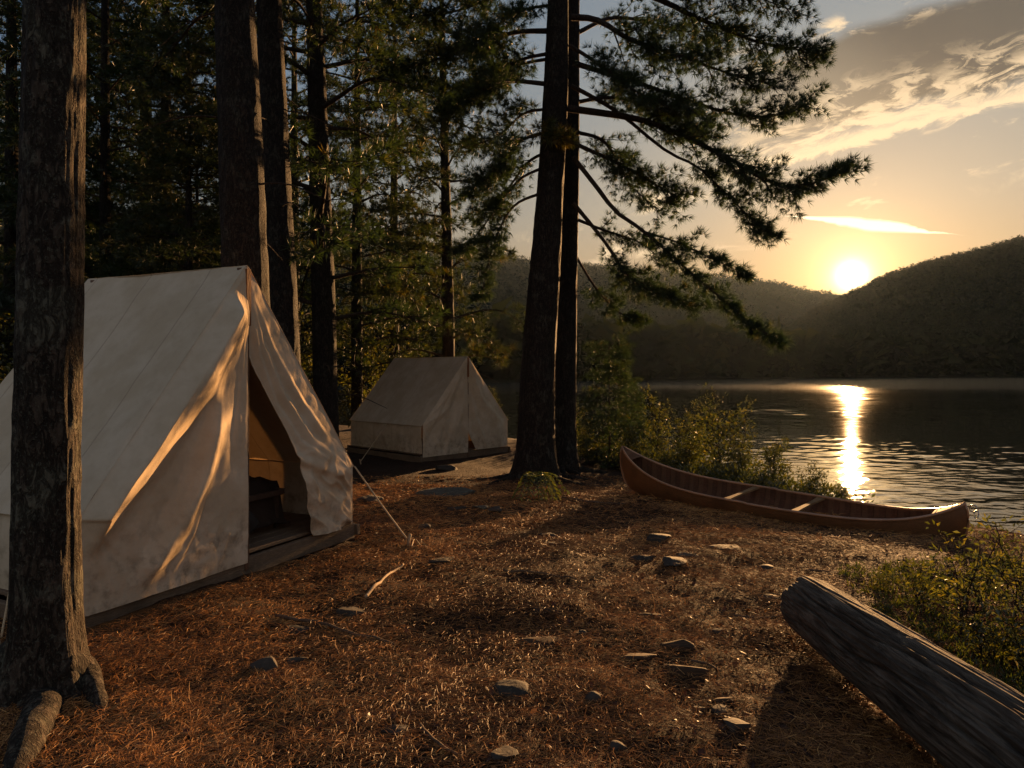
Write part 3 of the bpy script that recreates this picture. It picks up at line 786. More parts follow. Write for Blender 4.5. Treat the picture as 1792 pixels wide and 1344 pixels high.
    dens = sstep(fbm(np.stack([x, y, 0 * x], -1) * 2.2, 2, 77), -.35, .25) * sstep(x - 1.9 - .12 * (y - 4), .2, .6)
    k = rng.random(n) < dens; x, y = x[k], y[k]; base = np.stack([x, y, gz(x, y)], -1)
    for rep in range(5):
        dd = unit(rng.normal(size=base.shape) * np.array([1, 1, .4]) + [0, 0, 1.0])
        leaves(b, base + rng.normal(0, .015, base.shape) * [1, 1, 0], dd, .055, .009, rng, np.clip(rng.normal(.5, .22, len(x)), 0, 1), .1)
    o = b.build('grass', M['grass'], smooth=False); tag(o, 'green grass and moss growing between the log and the lake', 'grass', kind='stuff')
    # fern at the foot of the big pine
    b = MB(); p = G(938, 872)
    for k in range(16):
        a = rng.uniform(0, 6.28); L = rng.uniform(.22, .42); d = np.array([math.cos(a), math.sin(a), 0])
        q = spline([[0, 0, .16], d * L * .45 + [0, 0, .24], d * L + [0, 0, .02]], 14)
        b.add(*tube(q, .003, 4, False), .5)
        tq = unit(np.gradient(q, axis=0)); sd = np.cross(tq, [0, 0, 1.])
        for s in (-1, 1):
            leaves(b, q[2:], unit(sd[2:] * s + tq[2:] * .5), .075 * (1.1 - np.linspace(.2, 1, 12)).mean() * 2, .02, rng, np.full(12, rng.uniform(.4, .9)), .8)
    o = b.build('fern', M['grass'], smooth=False); o.location = p; o.scale = (1.35, 1.35, 1.35)
    tag(o, 'drooping fern growing at the foot of the massive leaning pine', 'fern')
plants()

# ------------------------------------------------------------------ tents
def polydist(x, z, pts):
    """signed distance to a polyline drawn downward (positive on its right), and place along it 0..1"""
    best = np.full(x.shape, 1e9); sg = np.zeros(x.shape); al = np.zeros(x.shape); n = len(pts) - 1
    for i in range(n):
        (ax, az), (bx, bz) = pts[i], pts[i + 1]
        dx, dz = bx - ax, bz - az; l2 = dx * dx + dz * dz
        t = np.clip(((x - ax) * dx + (z - az) * dz) / l2, 0, 1)
        ex, ez = x - ax - t * dx, z - az - t * dz; d = np.hypot(ex, ez)
        side = np.sign(-(dz * ex) + dx * ez) if True else 0
        m = d < best; best = np.where(m, d, best); sg = np.where(m, side, sg); al = np.where(m, (i + t) / n, al)
    return best * sg, al

def fold(x, z, pts, A, wl, wr, taper=.25):
    d, a = polydist(x, z, pts)
    prof = np.where(d < 0, sstep(d, -wl, 0), 1 - sstep(d, 0, wr))
    return A * prof * sstep(a, 0, taper) * (1 - sstep(a, 1 - taper * .6, 1) * .8)

def tent(name, loc, ang, W, L, He, Hr, zp, label, left_fold, right_fold, hem, front_n=(150, 150), group='canvas tents on wooden platforms'):
    R = tag(empty(name, loc, ang), label, 'tent', group)
    C = M['canvas']
    hw = W / 2
    # platform: planks with gaps, a beam under each edge
    b = MB(); k = 0; y = .02; rr = random.Random(3)
    while y < L + .06:
        w = .135; b.add(*box((hw, y + w / 2, zp - .016), (W + .06 + rr.uniform(-.02, .02), w - .008, .032))); y += w
    plat = b.build('platform', M['plank'], R, False)
    for (c, s) in [((hw, -.008, zp / 2 - .05), (W + .08, .05, zp + .02)), ((hw, L + .1, zp / 2 - .03), (W + .08, .05, zp + .05)), ((-.05, L / 2, zp / 2 - .04), (.05, L + .14, zp - .03)), ((W + .05, L / 2, zp / 2 - .04), (.05, L + .14, zp - .03))]:
        MB().add(*box(c, s)).build('platform_beam', M['plank'], plat, False)
    # roof slopes
    def slope(sgn):
        nu, nv = 60, 60
        u, v = np.meshgrid(np.linspace(0, 1, nu), np.linspace(0, 1, nv), indexing='ij')   # u: ridge->eave, v: front->back
        x = hw + sgn * (hw + .03) * u; z = Hr + .012 - (Hr - He + .02) * u
        y = -.035 + (L + .07) * v
        sag = -.035 * np.sin(np.pi * u) * np.sin(np.pi * v) - .010 * np.sin(np.pi * v) * (1 - u)
        q = np.stack([x, y, z], -1)
        wr = .006 * fbm(q * 3.1, 3, 61) + .010 * np.abs(np.sin(v * np.pi * 3)) * u ** 3 * -1
        nx, nz = sgn * (Hr - He) / math.hypot(hw, Hr - He), hw / math.hypot(hw, Hr - He)
        x = x + nx * (sag + wr); z = z + nz * (sag + wr)
        b = MB().add(np.stack([x, y, z], -1), grid_faces(nu, nv)); return b
    roofs = {g_: slope(g_).build('roof', C, R) for g_ in (-1, 1)}
    # rolled hem along the gable edges and eaves
    for sgn in (-1, 1):
        MB().add(*tube(spline([(hw + sgn * (hw + .03), -.035, He - .008), (hw + sgn * (hw + .03), L + .035, He - .008)], 20), .006, 6)).build('hem', C, roofs[sgn])
    # side walls and back
    for sx in (0, W):
        nu, nv = 60, 24
        v, u = np.meshgrid(np.linspace(0, 1, nu), np.linspace(0, 1, nv), indexing='ij')
        sg = -1 if sx == 0 else 1
        q = np.stack([0 * u + sx, v * L, zp + (He - zp) * u], -1)
        q[..., 0] += sg * (.03 * np.sin(np.pi * u) * (.4 + .6 * np.abs(np.sin(v * 9.4))) + .012 * fbm(q * 4, 3, 63) + .02 * (1 - u) * vnoise(q * 3, 5))
        MB().add(q, grid_faces(nu, nv)).build('side_wall', C, R)
    nu, nv = 50, 50
    s, t = np.meshgrid(np.linspace(0, 1, nu), np.linspace(0, 1, nv), indexing='ij')
    z = zp + (Hr - zp) * t; xl = np.where(z < He, 0, (z - He) / (Hr - He) * hw)
    q = np.stack([xl + s * (W - 2 * xl), L + 0 * s, z], -1); q[..., 1] += .02 * fbm(q * 3, 3, 65)
    MB().add(q, grid_faces(nu, nv)).build('back_wall', C, R)
    # front flaps
    nu, nv = front_n
    s, t = np.meshgrid(np.linspace(0, 1, nu), np.linspace(0, 1, nv) ** .85, indexing='ij')
    z = zp - .075 + (Hr - zp + .075) * t; xl = np.where(z < He, 0, (z - He) / (Hr - He) * hw)
    xl = xl - .022 * (z >= He); x = xl + s * (hw - .012 - xl); zz = z - .03 * (1 - t) * np.sin(s * 3.1) * 0
    pin = sstep(x - xl, 0, .10)
    h = left_fold(x, z) * pin * sstep(Hr - z, 0, .25) * (.35 + .65 * sstep(z, zp - .05, zp + .22))
    q = np.stack([x, -.036 - h - .014 * sstep(x - xl, 0, .05) - .004 * fbm(np.stack([x, 0 * x, z], -1) * 7, 3, 67) * pin, zz], -1)
    MB().add(q, grid_faces(nu, nv)).build('door_flap', C, R)
    z = zp - .03 + (Hr - zp + .03) * t; xr = np.where(z < He, W, W - (z - He) / (Hr - He) * hw)
    hx = np.interp(z, [p[1] for p in hem], [p[0] for p in hem])
    hz = np.interp(z, [p[1] for p in hem], [p[2] for p in hem])          # how far the hem hangs out of the plane
    xr = xr + .022 * (z >= He); x = hx + s * (xr - hx)
    pin = sstep(1 - s, 0, .12)
    h = (right_fold(x, z, s, t) * pin + hz * (1 - s) ** 1.5) * sstep(Hr - z, 0, .3)
    q = np.stack([x, -.03 - h - .005 * fbm(np.stack([x, 0 * x, z], -1) * 7, 3, 69) * pin, z], -1)
    fl = MB().add(q, grid_faces(nu, nv)).build('door_flap', C, R)
    MB().add(*tube(q[0], .007, 6)).build('hem', C, fl)
    # poles
    MB().add(*tube([(hw, .03, -.02), (hw, .03, Hr - .01)], .032, 14)).build('ridge_post', M['strip'], R)
    MB().add(*tube([(hw, L - .05, zp), (hw, L - .05, Hr - .01)], .03, 12)).build('ridge_post', M['strip'], R)
    MB().add(*tube([(hw, .0, Hr - .075), (hw, L + .02, Hr - .075)], .03, 12)).build('ridge_pole', M['pole'], R)
    MB().add(*box((hw, -.046, Hr - .25), (.055, .020, .46))).build('gable_board', M['pole'], R, False)
    MB().add(*box((hw - .005, -.036, (Hr - .48 - zp * .1) / 2), (.045, .012, Hr - .48))).build('door_strip', M['strip'], R, False)
    return R

# large tent
OA = np.array([-2.742, 4.296]); exA = np.array([math.cos(math.radians(65.6)), math.sin(math.radians(65.6))]); angA = math.atan2(exA[1], exA[0]); nA = np.array([exA[1], -exA[0]])
def front_px(px, py, O=OA, ex=exA, n=nA, z0=0):
    u = (px - CX) / F; d = (O @ n) / (np.array([u, 1]) @ n); p = np.array([u * d, d])
    return float((p - O) @ ex), float(CH + (HY - py) / F * d - z0)
WA, LA, HeA, HrA, ZP = 2.74, 1.90, .66, 2.45, .13
fA = lambda L: [front_px(*p) for p in L]
s1 = fA([(398, 500), (372, 570), (325, 655), (262, 735), (198, 815), (135, 892), (95, 945)])
s2 = fA([(384, 660), (369, 730), (340, 825), (300, 905), (255, 985), (205, 1070)])
s3 = fA([(352, 850), (325, 930), (285, 1005)])
s4 = fA([(392, 920), (380, 975)])
s5 = fA([(400, 560), (392, 700), (380, 850)])
def creases(x, z, xa, Hr, He, k=1.0):
    th = np.arctan2(xa - x, Hr - z + .05); r = np.hypot(xa - x, Hr - z)
    t2 = np.arctan2(z - He, x + .05); r2 = np.hypot(x, z - He)
    o = 0 * x
    a = vnoise(np.stack([th * 11, r * .5, o], -1), 101) + .5 * vnoise(np.stack([th * 26, r * .8, o], -1), 102)
    b_ = vnoise(np.stack([t2 * 5, r2 * .7, o], -1), 103) + .5 * vnoise(np.stack([t2 * 13, r2, o], -1), 104)
    c = 1 - 2 * np.abs(vnoise(np.stack([x * 5 + z * 2, z * 1.6 - x, o], -1), 105))
    return k * (.010 * a * sstep(r, .1, .7) + .008 * b_ * sstep(1.3 - r2, 0, .9) * sstep(r2, 0, .3) + .006 * c * sstep(1.1 - z, 0, .6))
def leftA(x, z):
    h = fold(x, z, s1, .20, .20, .33, .12) + fold(x, z, s2, .10, .14, .17, .36) + creases(x, z, WA / 2, HrA, HeA) + fold(x, z, s3, .022, .06, .035) + fold(x, z, s4, .015, .06, .03)
    h = h + .018 * np.sin(np.clip(x / (WA / 2), 0, 1) * 3.14) * sstep(1.2 - z, 0, 1)
    q = np.stack([x, 0 * x, z], -1)
    return h + .010 * fbm(q * np.array([4, 1, 2.0]), 3, 71) * sstep(1.0 - z, -.3, .6) + .006 * (1 - 2 * np.abs(vnoise(q * 9, 73))) * sstep(.6 - z, 0, .4)
r1 = fA([(424, 500), (450, 600), (490, 690), (540, 770), (600, 822)])
r2 = fA([(424, 520), (445, 620), (480, 710), (520, 775), (575, 815)])
r3 = fA([(428, 500), (470, 610), (520, 700), (575, 780)])
r4 = fA([(470, 720), (510, 800), (540, 815), (600, 835)])
r5 = fA([(520, 860), (560, 900), (600, 915)]); r6_ = fA([(530, 920), (570, 935), (610, 930)])
def rightA(x, z, s, t):
    low = sstep(HeA + .35 - z, 0, .4)
    h = .012 * np.sin(np.pi * np.clip(s, 0, 1)) ** 1.0 * (1 - low) + (.055 * np.sin(np.pi * np.clip(s, 0, 1) ** .75)) * low
    h = h + fold(x, z, r1, .024, .10, .05) + fold(x, z, r2, .018, .08, .04) + fold(x, z, r3, .022, .09, .05) + fold(x, z, r4, .03, .06, .09)
    q = np.stack([x, 0 * x, z], -1)
    h = h + .034 * low * (1 - 2 * np.abs(vnoise(np.stack([x * 3.4 + z * 5.5, 0 * x, z * 2.2 - x * 2.6], -1) + .6 * vnoise(q * 4, 81)[..., None], 83))) + .014 * low * (1 - 2 * np.abs(vnoise(np.stack([x * 9 + z * 12, 0 * x, z * 3 - x * 3], -1), 85)))
    return h
hemA = [(WA * .5 + .30, .05, .02), (WA * .5 + .26, .13, .03), (WA * .5 + .20, .35, .06), (WA * .5 + .19, .55, .08), (WA * .5 + .22, .72, .10), (WA * .5 + .15, .95, .06), (WA * .5 + .08, 1.3, .03), (WA * .5 + .02, 1.75, .0), (WA * .5 + .012, 1.85, 0), (WA * .5 + .005, 2.4, 0)]
_c = [front_px(*p) for p in [(545, 950), (530, 880), (515, 810), (498, 760), (470, 700), (440, 640), (418, 590), (412, 575)]]
hemA = [( _c[0][0] + .02, .02, .0)] + [(x, z, w) for (x, z), w in zip(_c, [.0, .01, .02, .0, -.02, -.02, .0, 0])] + [(WA / 2 + .005, 2.4, 0)]
tA = tent('canvas_tent', (OA[0], OA[1], 0), angA, WA, LA, HeA, HrA, ZP, 'large cream canvas tent with one door flap pulled open, on a low plank platform', leftA, rightA, hemA, (190, 190))

# small tent by the water: same kind, farther away
thB = math.radians(43); exB = np.array([math.sin(thB), math.cos(thB)]); WB, LB = 2.75, 2.75
dB = 15.2; zB = CH - (808 - HY) / F * dB
OB = P(738, 808, dB)[:2]
def leftB(x, z):
    q = np.stack([x, 0 * x, z], -1); h0 = creases(x, z, WB / 2, 2.36, .8, 1.4)
    return h0 + fold(x, z, [(1.2, 2.2), (.7, 1.2), (.1, .7)], .035, .3, .12) + fold(x, z, [(1.3, 1.9), (1.1, 1.0), (.8, .3)], .03, .25, .12) + .014 * fbm(q * np.array([4, 1, 1.6]), 3, 91)
def rightB(x, z, s, t):
    q = np.stack([x, 0 * x, z], -1)
    return .05 * np.sin(np.pi * s) + fold(x, z, [(1.45, 2.0), (1.8, 1.3), (2.5, .75)], .03, .2, .12) + fold(x, z, [(1.42, 1.5), (1.6, .9), (1.9, .3)], .03, .2, .12) + .02 * fbm(q * np.array([4, 1, 2]), 3, 93)
hemB = [(WB / 2 + .26, .1, .03), (WB / 2 + .2, .25, .03), (WB / 2 + .08, .42, .02), (WB / 2 + .005, .62, 0), (WB / 2 + .005, 2.4, 0)]
tB = tent('canvas_tent', (OB[0], OB[1], zB), math.atan2(exB[1], exB[0]), WB, LB, .80, 2.36, .17, 'small distant canvas tent with closed door flaps near the lake, on a raised platform', leftB, rightB, hemB, (80, 80))

# stones that carry the small tent's platform corner; guy ropes and pegs
def wloc(O, ang, p, z0=0):
    c, s = math.cos(ang), math.sin(ang)
    return np.array([O[0] + c * p[0] - s * p[1], O[1] + s * p[0] + c * p[1], z0 + p[2]])
def peg(p, lean, label, group='tent pegs'):
    q = np.array([p + np.array([0, 0, -.08]), p + np.array(lean) * .5 + [0, 0, .05], p + np.array(lean) + [0, 0, .11]])
    o = MB().add(*tube(q, [.012, .016, .014], 8)).build('tent_peg', M['pale_stick']); return tag(o, label, 'tent peg', group)
def rope(a, b_, parent, inv, r=.006, sag=.02, mat='rope'):
    q = spline([a, (np.array(a) + b_) / 2 - [0, 0, sag], b_], 18)
    o = MB().add(*tube(q, r, 6)).build('guy_rope', M[mat], parent)
    o.matrix_parent_inverse = inv; return o
bpy.context.view_layer.update()
invA = tA.matrix_world.inverted(); invB = tB.matrix_world.inverted()
eave = wloc(OA, angA, (WA + .03, -.035, HeA - .01)); pg = G(712, 958)
rope(eave, pg + [0, 0, .07], tA, invA, .0085, .01)
peg(pg, (.03, .02, 0), 'short peg holding the guy rope of the large tent')
q = wloc(OA, angA, (-.03, .5, HeA - .01)); pl_ = G(2, 1135); rope(q, pl_ + [0, 0, .07], tA, invA, .006, .01)
peg(pl_, (-.03, -.02, 0), 'peg at the left picture edge behind the foreground trunk')
angB = math.atan2(exB[1], exB[0])
q = wloc(OB, angB, (-.03, LB * .45, .79), zB); pp = G(632, 812); rope(q, pp + [0, 0, .08], tB, invB, .008, .01)
peg(pp, (-.03, 0, 0), 'peg holding the guy rope of the small tent')

# bed and baggage inside the large tent
def inside():
    cot = tag(empty('camp_cot', (*wloc(OA, angA, (0, 0, 0))[:2], ZP), angA), 'low camp cot with a dark blanket inside the open tent', 'cot')
    x0, x1, y0, y1 = 1.62, 2.20, .35, 1.95
    b = MB()
    for x in (x0, x1): b.add(*box((x, (y0 + y1) / 2, .34), (.035, y1 - y0, .05)))
    for y in (y0, y1): b.add(*box(((x0 + x1) / 2, y, .34), (x1 - x0 - .04, .035, .05)))
    b.build('frame', M['cot'], cot, False)
    for x in (x0 + .04, x1 - .04):
        for y in (y0 + .06, y1 - .06):
            MB().add(*box((x, y, .157), (.04, .04, .314))).build('leg', M['cot'], cot, False)
    u, v = np.meshgrid(np.linspace(0, 1, 40), np.linspace(0, 1, 60), indexing='ij')
    q = np.stack([x0 - .06 + (x1 - x0 + .1) * u, y0 - .05 + (y1 - y0 + .08) * v, 0 * u], -1)
    q[..., 2] = .45 + .03 * fbm(q * 6, 3, 3) - .42 * sstep(.14 - u, 0, .1) - .40 * sstep(.10 - v, 0, .06)
    MB().add(q, grid_faces(40, 60)).build('blanket', M['blanket'], cot)
    o = blob((1.95, 1.72, .55), (.24, .17, .09), 4, .12); o.build('pillow', M['pillow'], cot)
    bag = tag(blob((0, 0, .17), (.22, .40, .17), 9, .15).build('duffel_bag', M['duffel']), 'dark duffel bag on the tent floor beside the cot', 'bag')
    p = wloc(OA, angA, (1.42, .50, ZP)); bag.location = p; bag.rotation_euler = (0, 0, angA + .3)
def blob(c, r, seed, amp):
    bm = bmesh.new(); bmesh.ops.create_icosphere(bm, subdivisions=4, radius=1)
    V = np.array([v.co[:] for v in bm.verts]); Fc = np.array([[v.index for v in f.verts] for f in bm.faces]); bm.free()
    V = np.sign(V) * np.abs(V) ** .8; V = V * (1 + amp * fbm(V * 2, 3, seed))[:, None]
    return MB().add(np.array(c) + V * np.array(r), Fc)
inside()

# ------------------------------------------------------------------ canoe
def canoe():
    A = np.array([1.60, 10.05]); B = np.array([4.63, 6.90]); Lh = np.linalg.norm(B - A) / 2; mid = (A + B) / 2
    ang = math.atan2(*(B - A)[::-1])
    zg = float(gz(*mid, False))
    r = tag(empty('canoe', (mid[0], mid[1], -.222), ang), 'long red-brown wooden canoe drawn up on the bank with its left end raised', 'canoe')
    r.rotation_euler = (math.radians(4), math.radians(1.2), ang)
    nu, nv = 121, 33
    u = np.linspace(-1, 1, nu); au = np.abs(u)
    beam = .425 * (1 - au ** 2.5) ** .85 + .006
    sheer = np.where(u < 0, .275 + .40 * au ** 3.4, .265 + .26 * au ** 5)
    keel = np.where(u < 0, .09 * au ** 5, .035 * au ** 5)
    w = np.linspace(-1, 1, nv)                       # -1 near gunwale .. 0 keel .. 1 far gunwale
    def surf(off):
        X = np.zeros((nu, nv)); Y = X.copy(); Z = X.copy()
        for j, ww in enumerate(w):
            v = abs(ww); th = v * np.pi / 2
            yy = np.sin(th) ** .62; zz = (1 - np.cos(th)) ** 1.25
            hgt = sheer - keel
            Y[:, j] = np.sign(ww) * np.maximum(beam - off, .001) * yy
            Z[:, j] = keel + off + (hgt - off) * zz
            stem = np.sqrt(np.clip(1 - (1 - zz) ** 2, 0, 1)) if True else 0       # rounded, slightly recurved ends
            endin = .20 * (1 - stem) + .05 * zz ** 4
            X[:, j] = u * Lh - np.sign(u) * endin * au ** 6
        return np.stack([X, Y, Z], -1)
    MB().add(surf(0), grid_faces(nu, nv)).build('hull', M['hull'], r)
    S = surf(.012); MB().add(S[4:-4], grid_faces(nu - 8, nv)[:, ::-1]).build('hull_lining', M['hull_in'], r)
    S0 = surf(0)
    for j in (0, nv - 1):
        e = S0[:, j] + [0, 0, .006]
        MB().add(*tube(e, .016, 8)).build('gunwale', M['gunwale'], r)
    for e in (0, nu - 1):
        MB().add(*tube(S0[e, :nv // 2 + 1] + np.array([-.006 if e == 0 else .006, 0, 0]), .012, 8)).build('stem_band', M['gunwale'], r)
    for uu in (-.13, .25):
        i = int((uu + 1) / 2 * (nu - 1)); hb = beam[i]; z = sheer[i] - .012
        t = np.linspace(-1, 1, 15); p = np.stack([0 * t + u[i] * Lh, t * (hb - .012), 0 * t + z], -1)
        wd = .028 + .018 * (np.abs(t) ** 2)
        Vt = np.concatenate([p + np.stack([s * wd, 0 * t, 0 * t + dz], -1) for s, dz in ((-1, .011), (1, .011), (1, -.011), (-1, -.011))])
        k = np.arange(14)[:, None]; m = 15
        Fc = np.vstack([np.hstack([a * m + k, b_ * m + k, b_ * m + k + 1, a * m + k + 1]) for a, b_ in ((0, 1), (1, 2), (2, 3), (3, 0))])
        MB().add(Vt, Fc).build('thwart', M['thwart'], r, False)
    for sgn in (-1, 1):                              # deck plates closing the ends
        idx = [i for i in range(nu) if sgn * u[i] > .86]
        Vd = np.concatenate([S0[idx, 0] + [0, 0, .012], S0[idx, nv - 1] + [0, 0, .012], S0[idx, 0] * [1, 0, 1] + [0, 0, .03]]); m = len(idx); k = np.arange(m - 1)[:, None]
        Fd = np.vstack([np.hstack([k, k + 1, 2 * m + k + 1, 2 * m + k]), np.hstack([2 * m + k, 2 * m + k + 1, m + k + 1, m + k])])
        MB().add(Vd, Fd).build('deck', M['hull_in'], r)
    # ring and short painter at the right end
    t = np.linspace(0, 2 * np.pi, 24); tip = S0[-1, 0] + [.03, 0, -.03]
    MB().add(*tube(np.stack([tip[0] + .045 + .035 * np.cos(t), 0 * t, tip[2] + .035 * np.sin(t)], -1), .007, 6)).build('bow_ring', M['metal'], r)
    MB().add(*tube(np.stack([tip[0] + .07 + .02 * np.cos(t), .02 * np.sin(t), tip[2] - .055 + .035 * np.sin(t)], -1), .006, 6)).build('bow_ring', M['metal'], r)
canoe()

# ------------------------------------------------------------------ log
def log():
    nu, nv = 460, 320
    s = np.linspace(0, 1, nu); th = np.linspace(0, 2 * np.pi, nv, endpoint=False)
    p0 = np.array([1.79, 4.22, .185]); p1 = np.array([1.86, 1.15, .225])
    ax = p0 + (p1 - p0) * s[:, None]
    rad = np.interp(s, [0, .03, .5, 1], [.155, .168, .195, .215])
    Sx, Th = np.meshgrid(s, th, indexing='ij')
    Lg = np.linalg.norm(p1 - p0)
    q = np.stack([np.cos(Th + .25 * Sx), np.sin(Th + .25 * Sx), Sx * Lg * .45], -1)
    g1 = 1 - 2 * np.abs(vnoise(q * np.array([2.6, 2.6, 1.0]), 3)); g2 = 1 - 2 * np.abs(vnoise(q * np.array([8, 8, 1.7]), 4)); g3 = vnoise(q * np.array([20, 20, 2.5]), 5)
    rr = rad[:, None] * (1 + .05 * vnoise(q * .9, 2) + .018 * np.minimum(g1, .75) + .035 * g2 + .02 * g3 + .014 * (1 - 2 * np.abs(vnoise(q * np.array([14, 14, 2.2]) + 5, 12))))
    for (a, wd, dep, s0, s1) in [(1.15, .04, .15, .12, .98), (2.15, .03, .13, .02, .6), (.35, .03, .12, .3, 1.0), (2.75, .03, .12, .2, .95), (1.65, .022, .10, .0, .45), (3.2, .025, .1, .05, .6), (1.9, .02, .09, .4, 1.0), (2.45, .02, .09, .45, 1.0), (.8, .02, .08, .05, .5), (1.4, .018, .08, .3, .9), (2.0, .016, .07, .1, .8), (2.3, .016, .08, .6, 1.0), (2.6, .018, .08, .0, .4), (.95, .016, .07, .5, 1.0)]:
        c = a + .16 * vnoise(np.stack([Sx * 7, 0 * Sx, 0 * Sx + a], -1), 6)
        rr = rr * (1 - dep * np.exp(-((Th - c) / wd) ** 2) * sstep(Sx, s0, s0 + .1) * (1 - sstep(Sx, s1 - .15, s1)))
    # ragged broken far end
    end = .03 * fbm(np.stack([np.cos(Th) * 2.2, np.sin(Th) * 2.2, 0 * Th], -1), 3, 8) + .015 * np.cos(Th - .5)
    ax_y = (ax[:, None, :] + 0 * Th[..., None]).copy()
    ax_y[..., 1] += end * np.exp(-Sx * 14)
    rr = rr * (1 - .20 * np.exp(-Sx * 70))
    V = ax_y + np.stack([rr * np.cos(Th), 0 * rr, rr * np.sin(Th)], -1)
    b = MB().add(V, [np.zeros((0, 4), int)])
    i = np.arange(nu - 1)[:, None]; j = np.arange(nv)[None]; j2 = (j + 1) % nv
    b.f = [np.stack([i * nv + j, i * nv + j2, (i + 1) * nv + j2, (i + 1) * nv + j], -1).reshape(-1, 4)]
    # end grain
    rings = [V[0]]
    c0 = V[0].mean(0) + [0, -.03, 0]; nr = 10; k0 = b.n
    ringV = np.concatenate([c0 + (V[0] - c0) * f + np.array([0, 1, 0]) * (-.035 * (1 - f) + .012 * vnoise(V[0] * 30 * f, 3))[:, None] for f in np.linspace(.92, .02, nr)])
    b.v.append(ringV); b.t.append(np.full(len(ringV), .5)); b.n += len(ringV)
    off = np.concatenate([[0], k0 + np.arange(nr) * nv])
    for k in range(nr):
        a0, a1 = off[k], off[k + 1]; jj = np.arange(nv); jn = (jj + 1) % nv
        b.f.append(np.stack([a0 + jn, a0 + jj, a1 + jj, a1 + jn], -1))
    o = b.build('log', M['log'])
    tag(o, 'weathered grey fallen log with deep cracks lying in the bottom right corner', 'log')
log()

# ------------------------------------------------------------------ stones, bark, sticks
def rock_mesh(seed, flat, ang=1.0):
    r = np.random.default_rng(seed)
    bm = bmesh.new(); bmesh.ops.create_icosphere(bm, subdivisions=4, radius=1)
    V = np.array([v.co[:] for v in bm.verts]); Fc = np.array([[v.index for v in f.verts] for f in bm.faces]); bm.free()
    for _ in range(13):
        n = unit(r.normal(size=3) * [1, 1, .8]); c = r.uniform(.42, .74) if ang > .5 else r.uniform(.8, .95)
        d = V @ n - c; V = V - np.maximum(d, 0)[:, None] * n * .92
    V = V * (1 + .07 * fbm(V * 1.7 + seed, 3, seed) + .02 * fbm(V * 6, 2, seed + 5))[:, None]
    return V, Fc
def rock(px, py, wpx, hpx, seed, label, mat='rock', name='rock', cat='rock', rot=None, group='stones on the forest floor', ang=1.0, depth=.8):
    p = G(px, py); d = p[1]; w = wpx / F * d * .5; h = max(hpx / F * d, .02)
    V, Fc = rock_mesh(seed, 1, ang)
    V = V / np.abs(V).max(0)
    el = math.atan2(CH, d)
    hh = max(.30 * h / max(math.cos(el), .5), .010)
    V = V * np.array([w, w * depth, hh * 1.1])
    o = MB().add(V, Fc).build(name, M[mat], smooth=False if ang > .5 else True)
    for pl in o.data.polygons: pl.use_smooth = True
    o.location = (p[0], p[1] + w * depth * .4, p[2] + hh * .25); o.rotation_euler = (0, 0, (seed * 1.3) % .8 - .4 if rot is None else rot)
    return tag(o, label, cat, group)
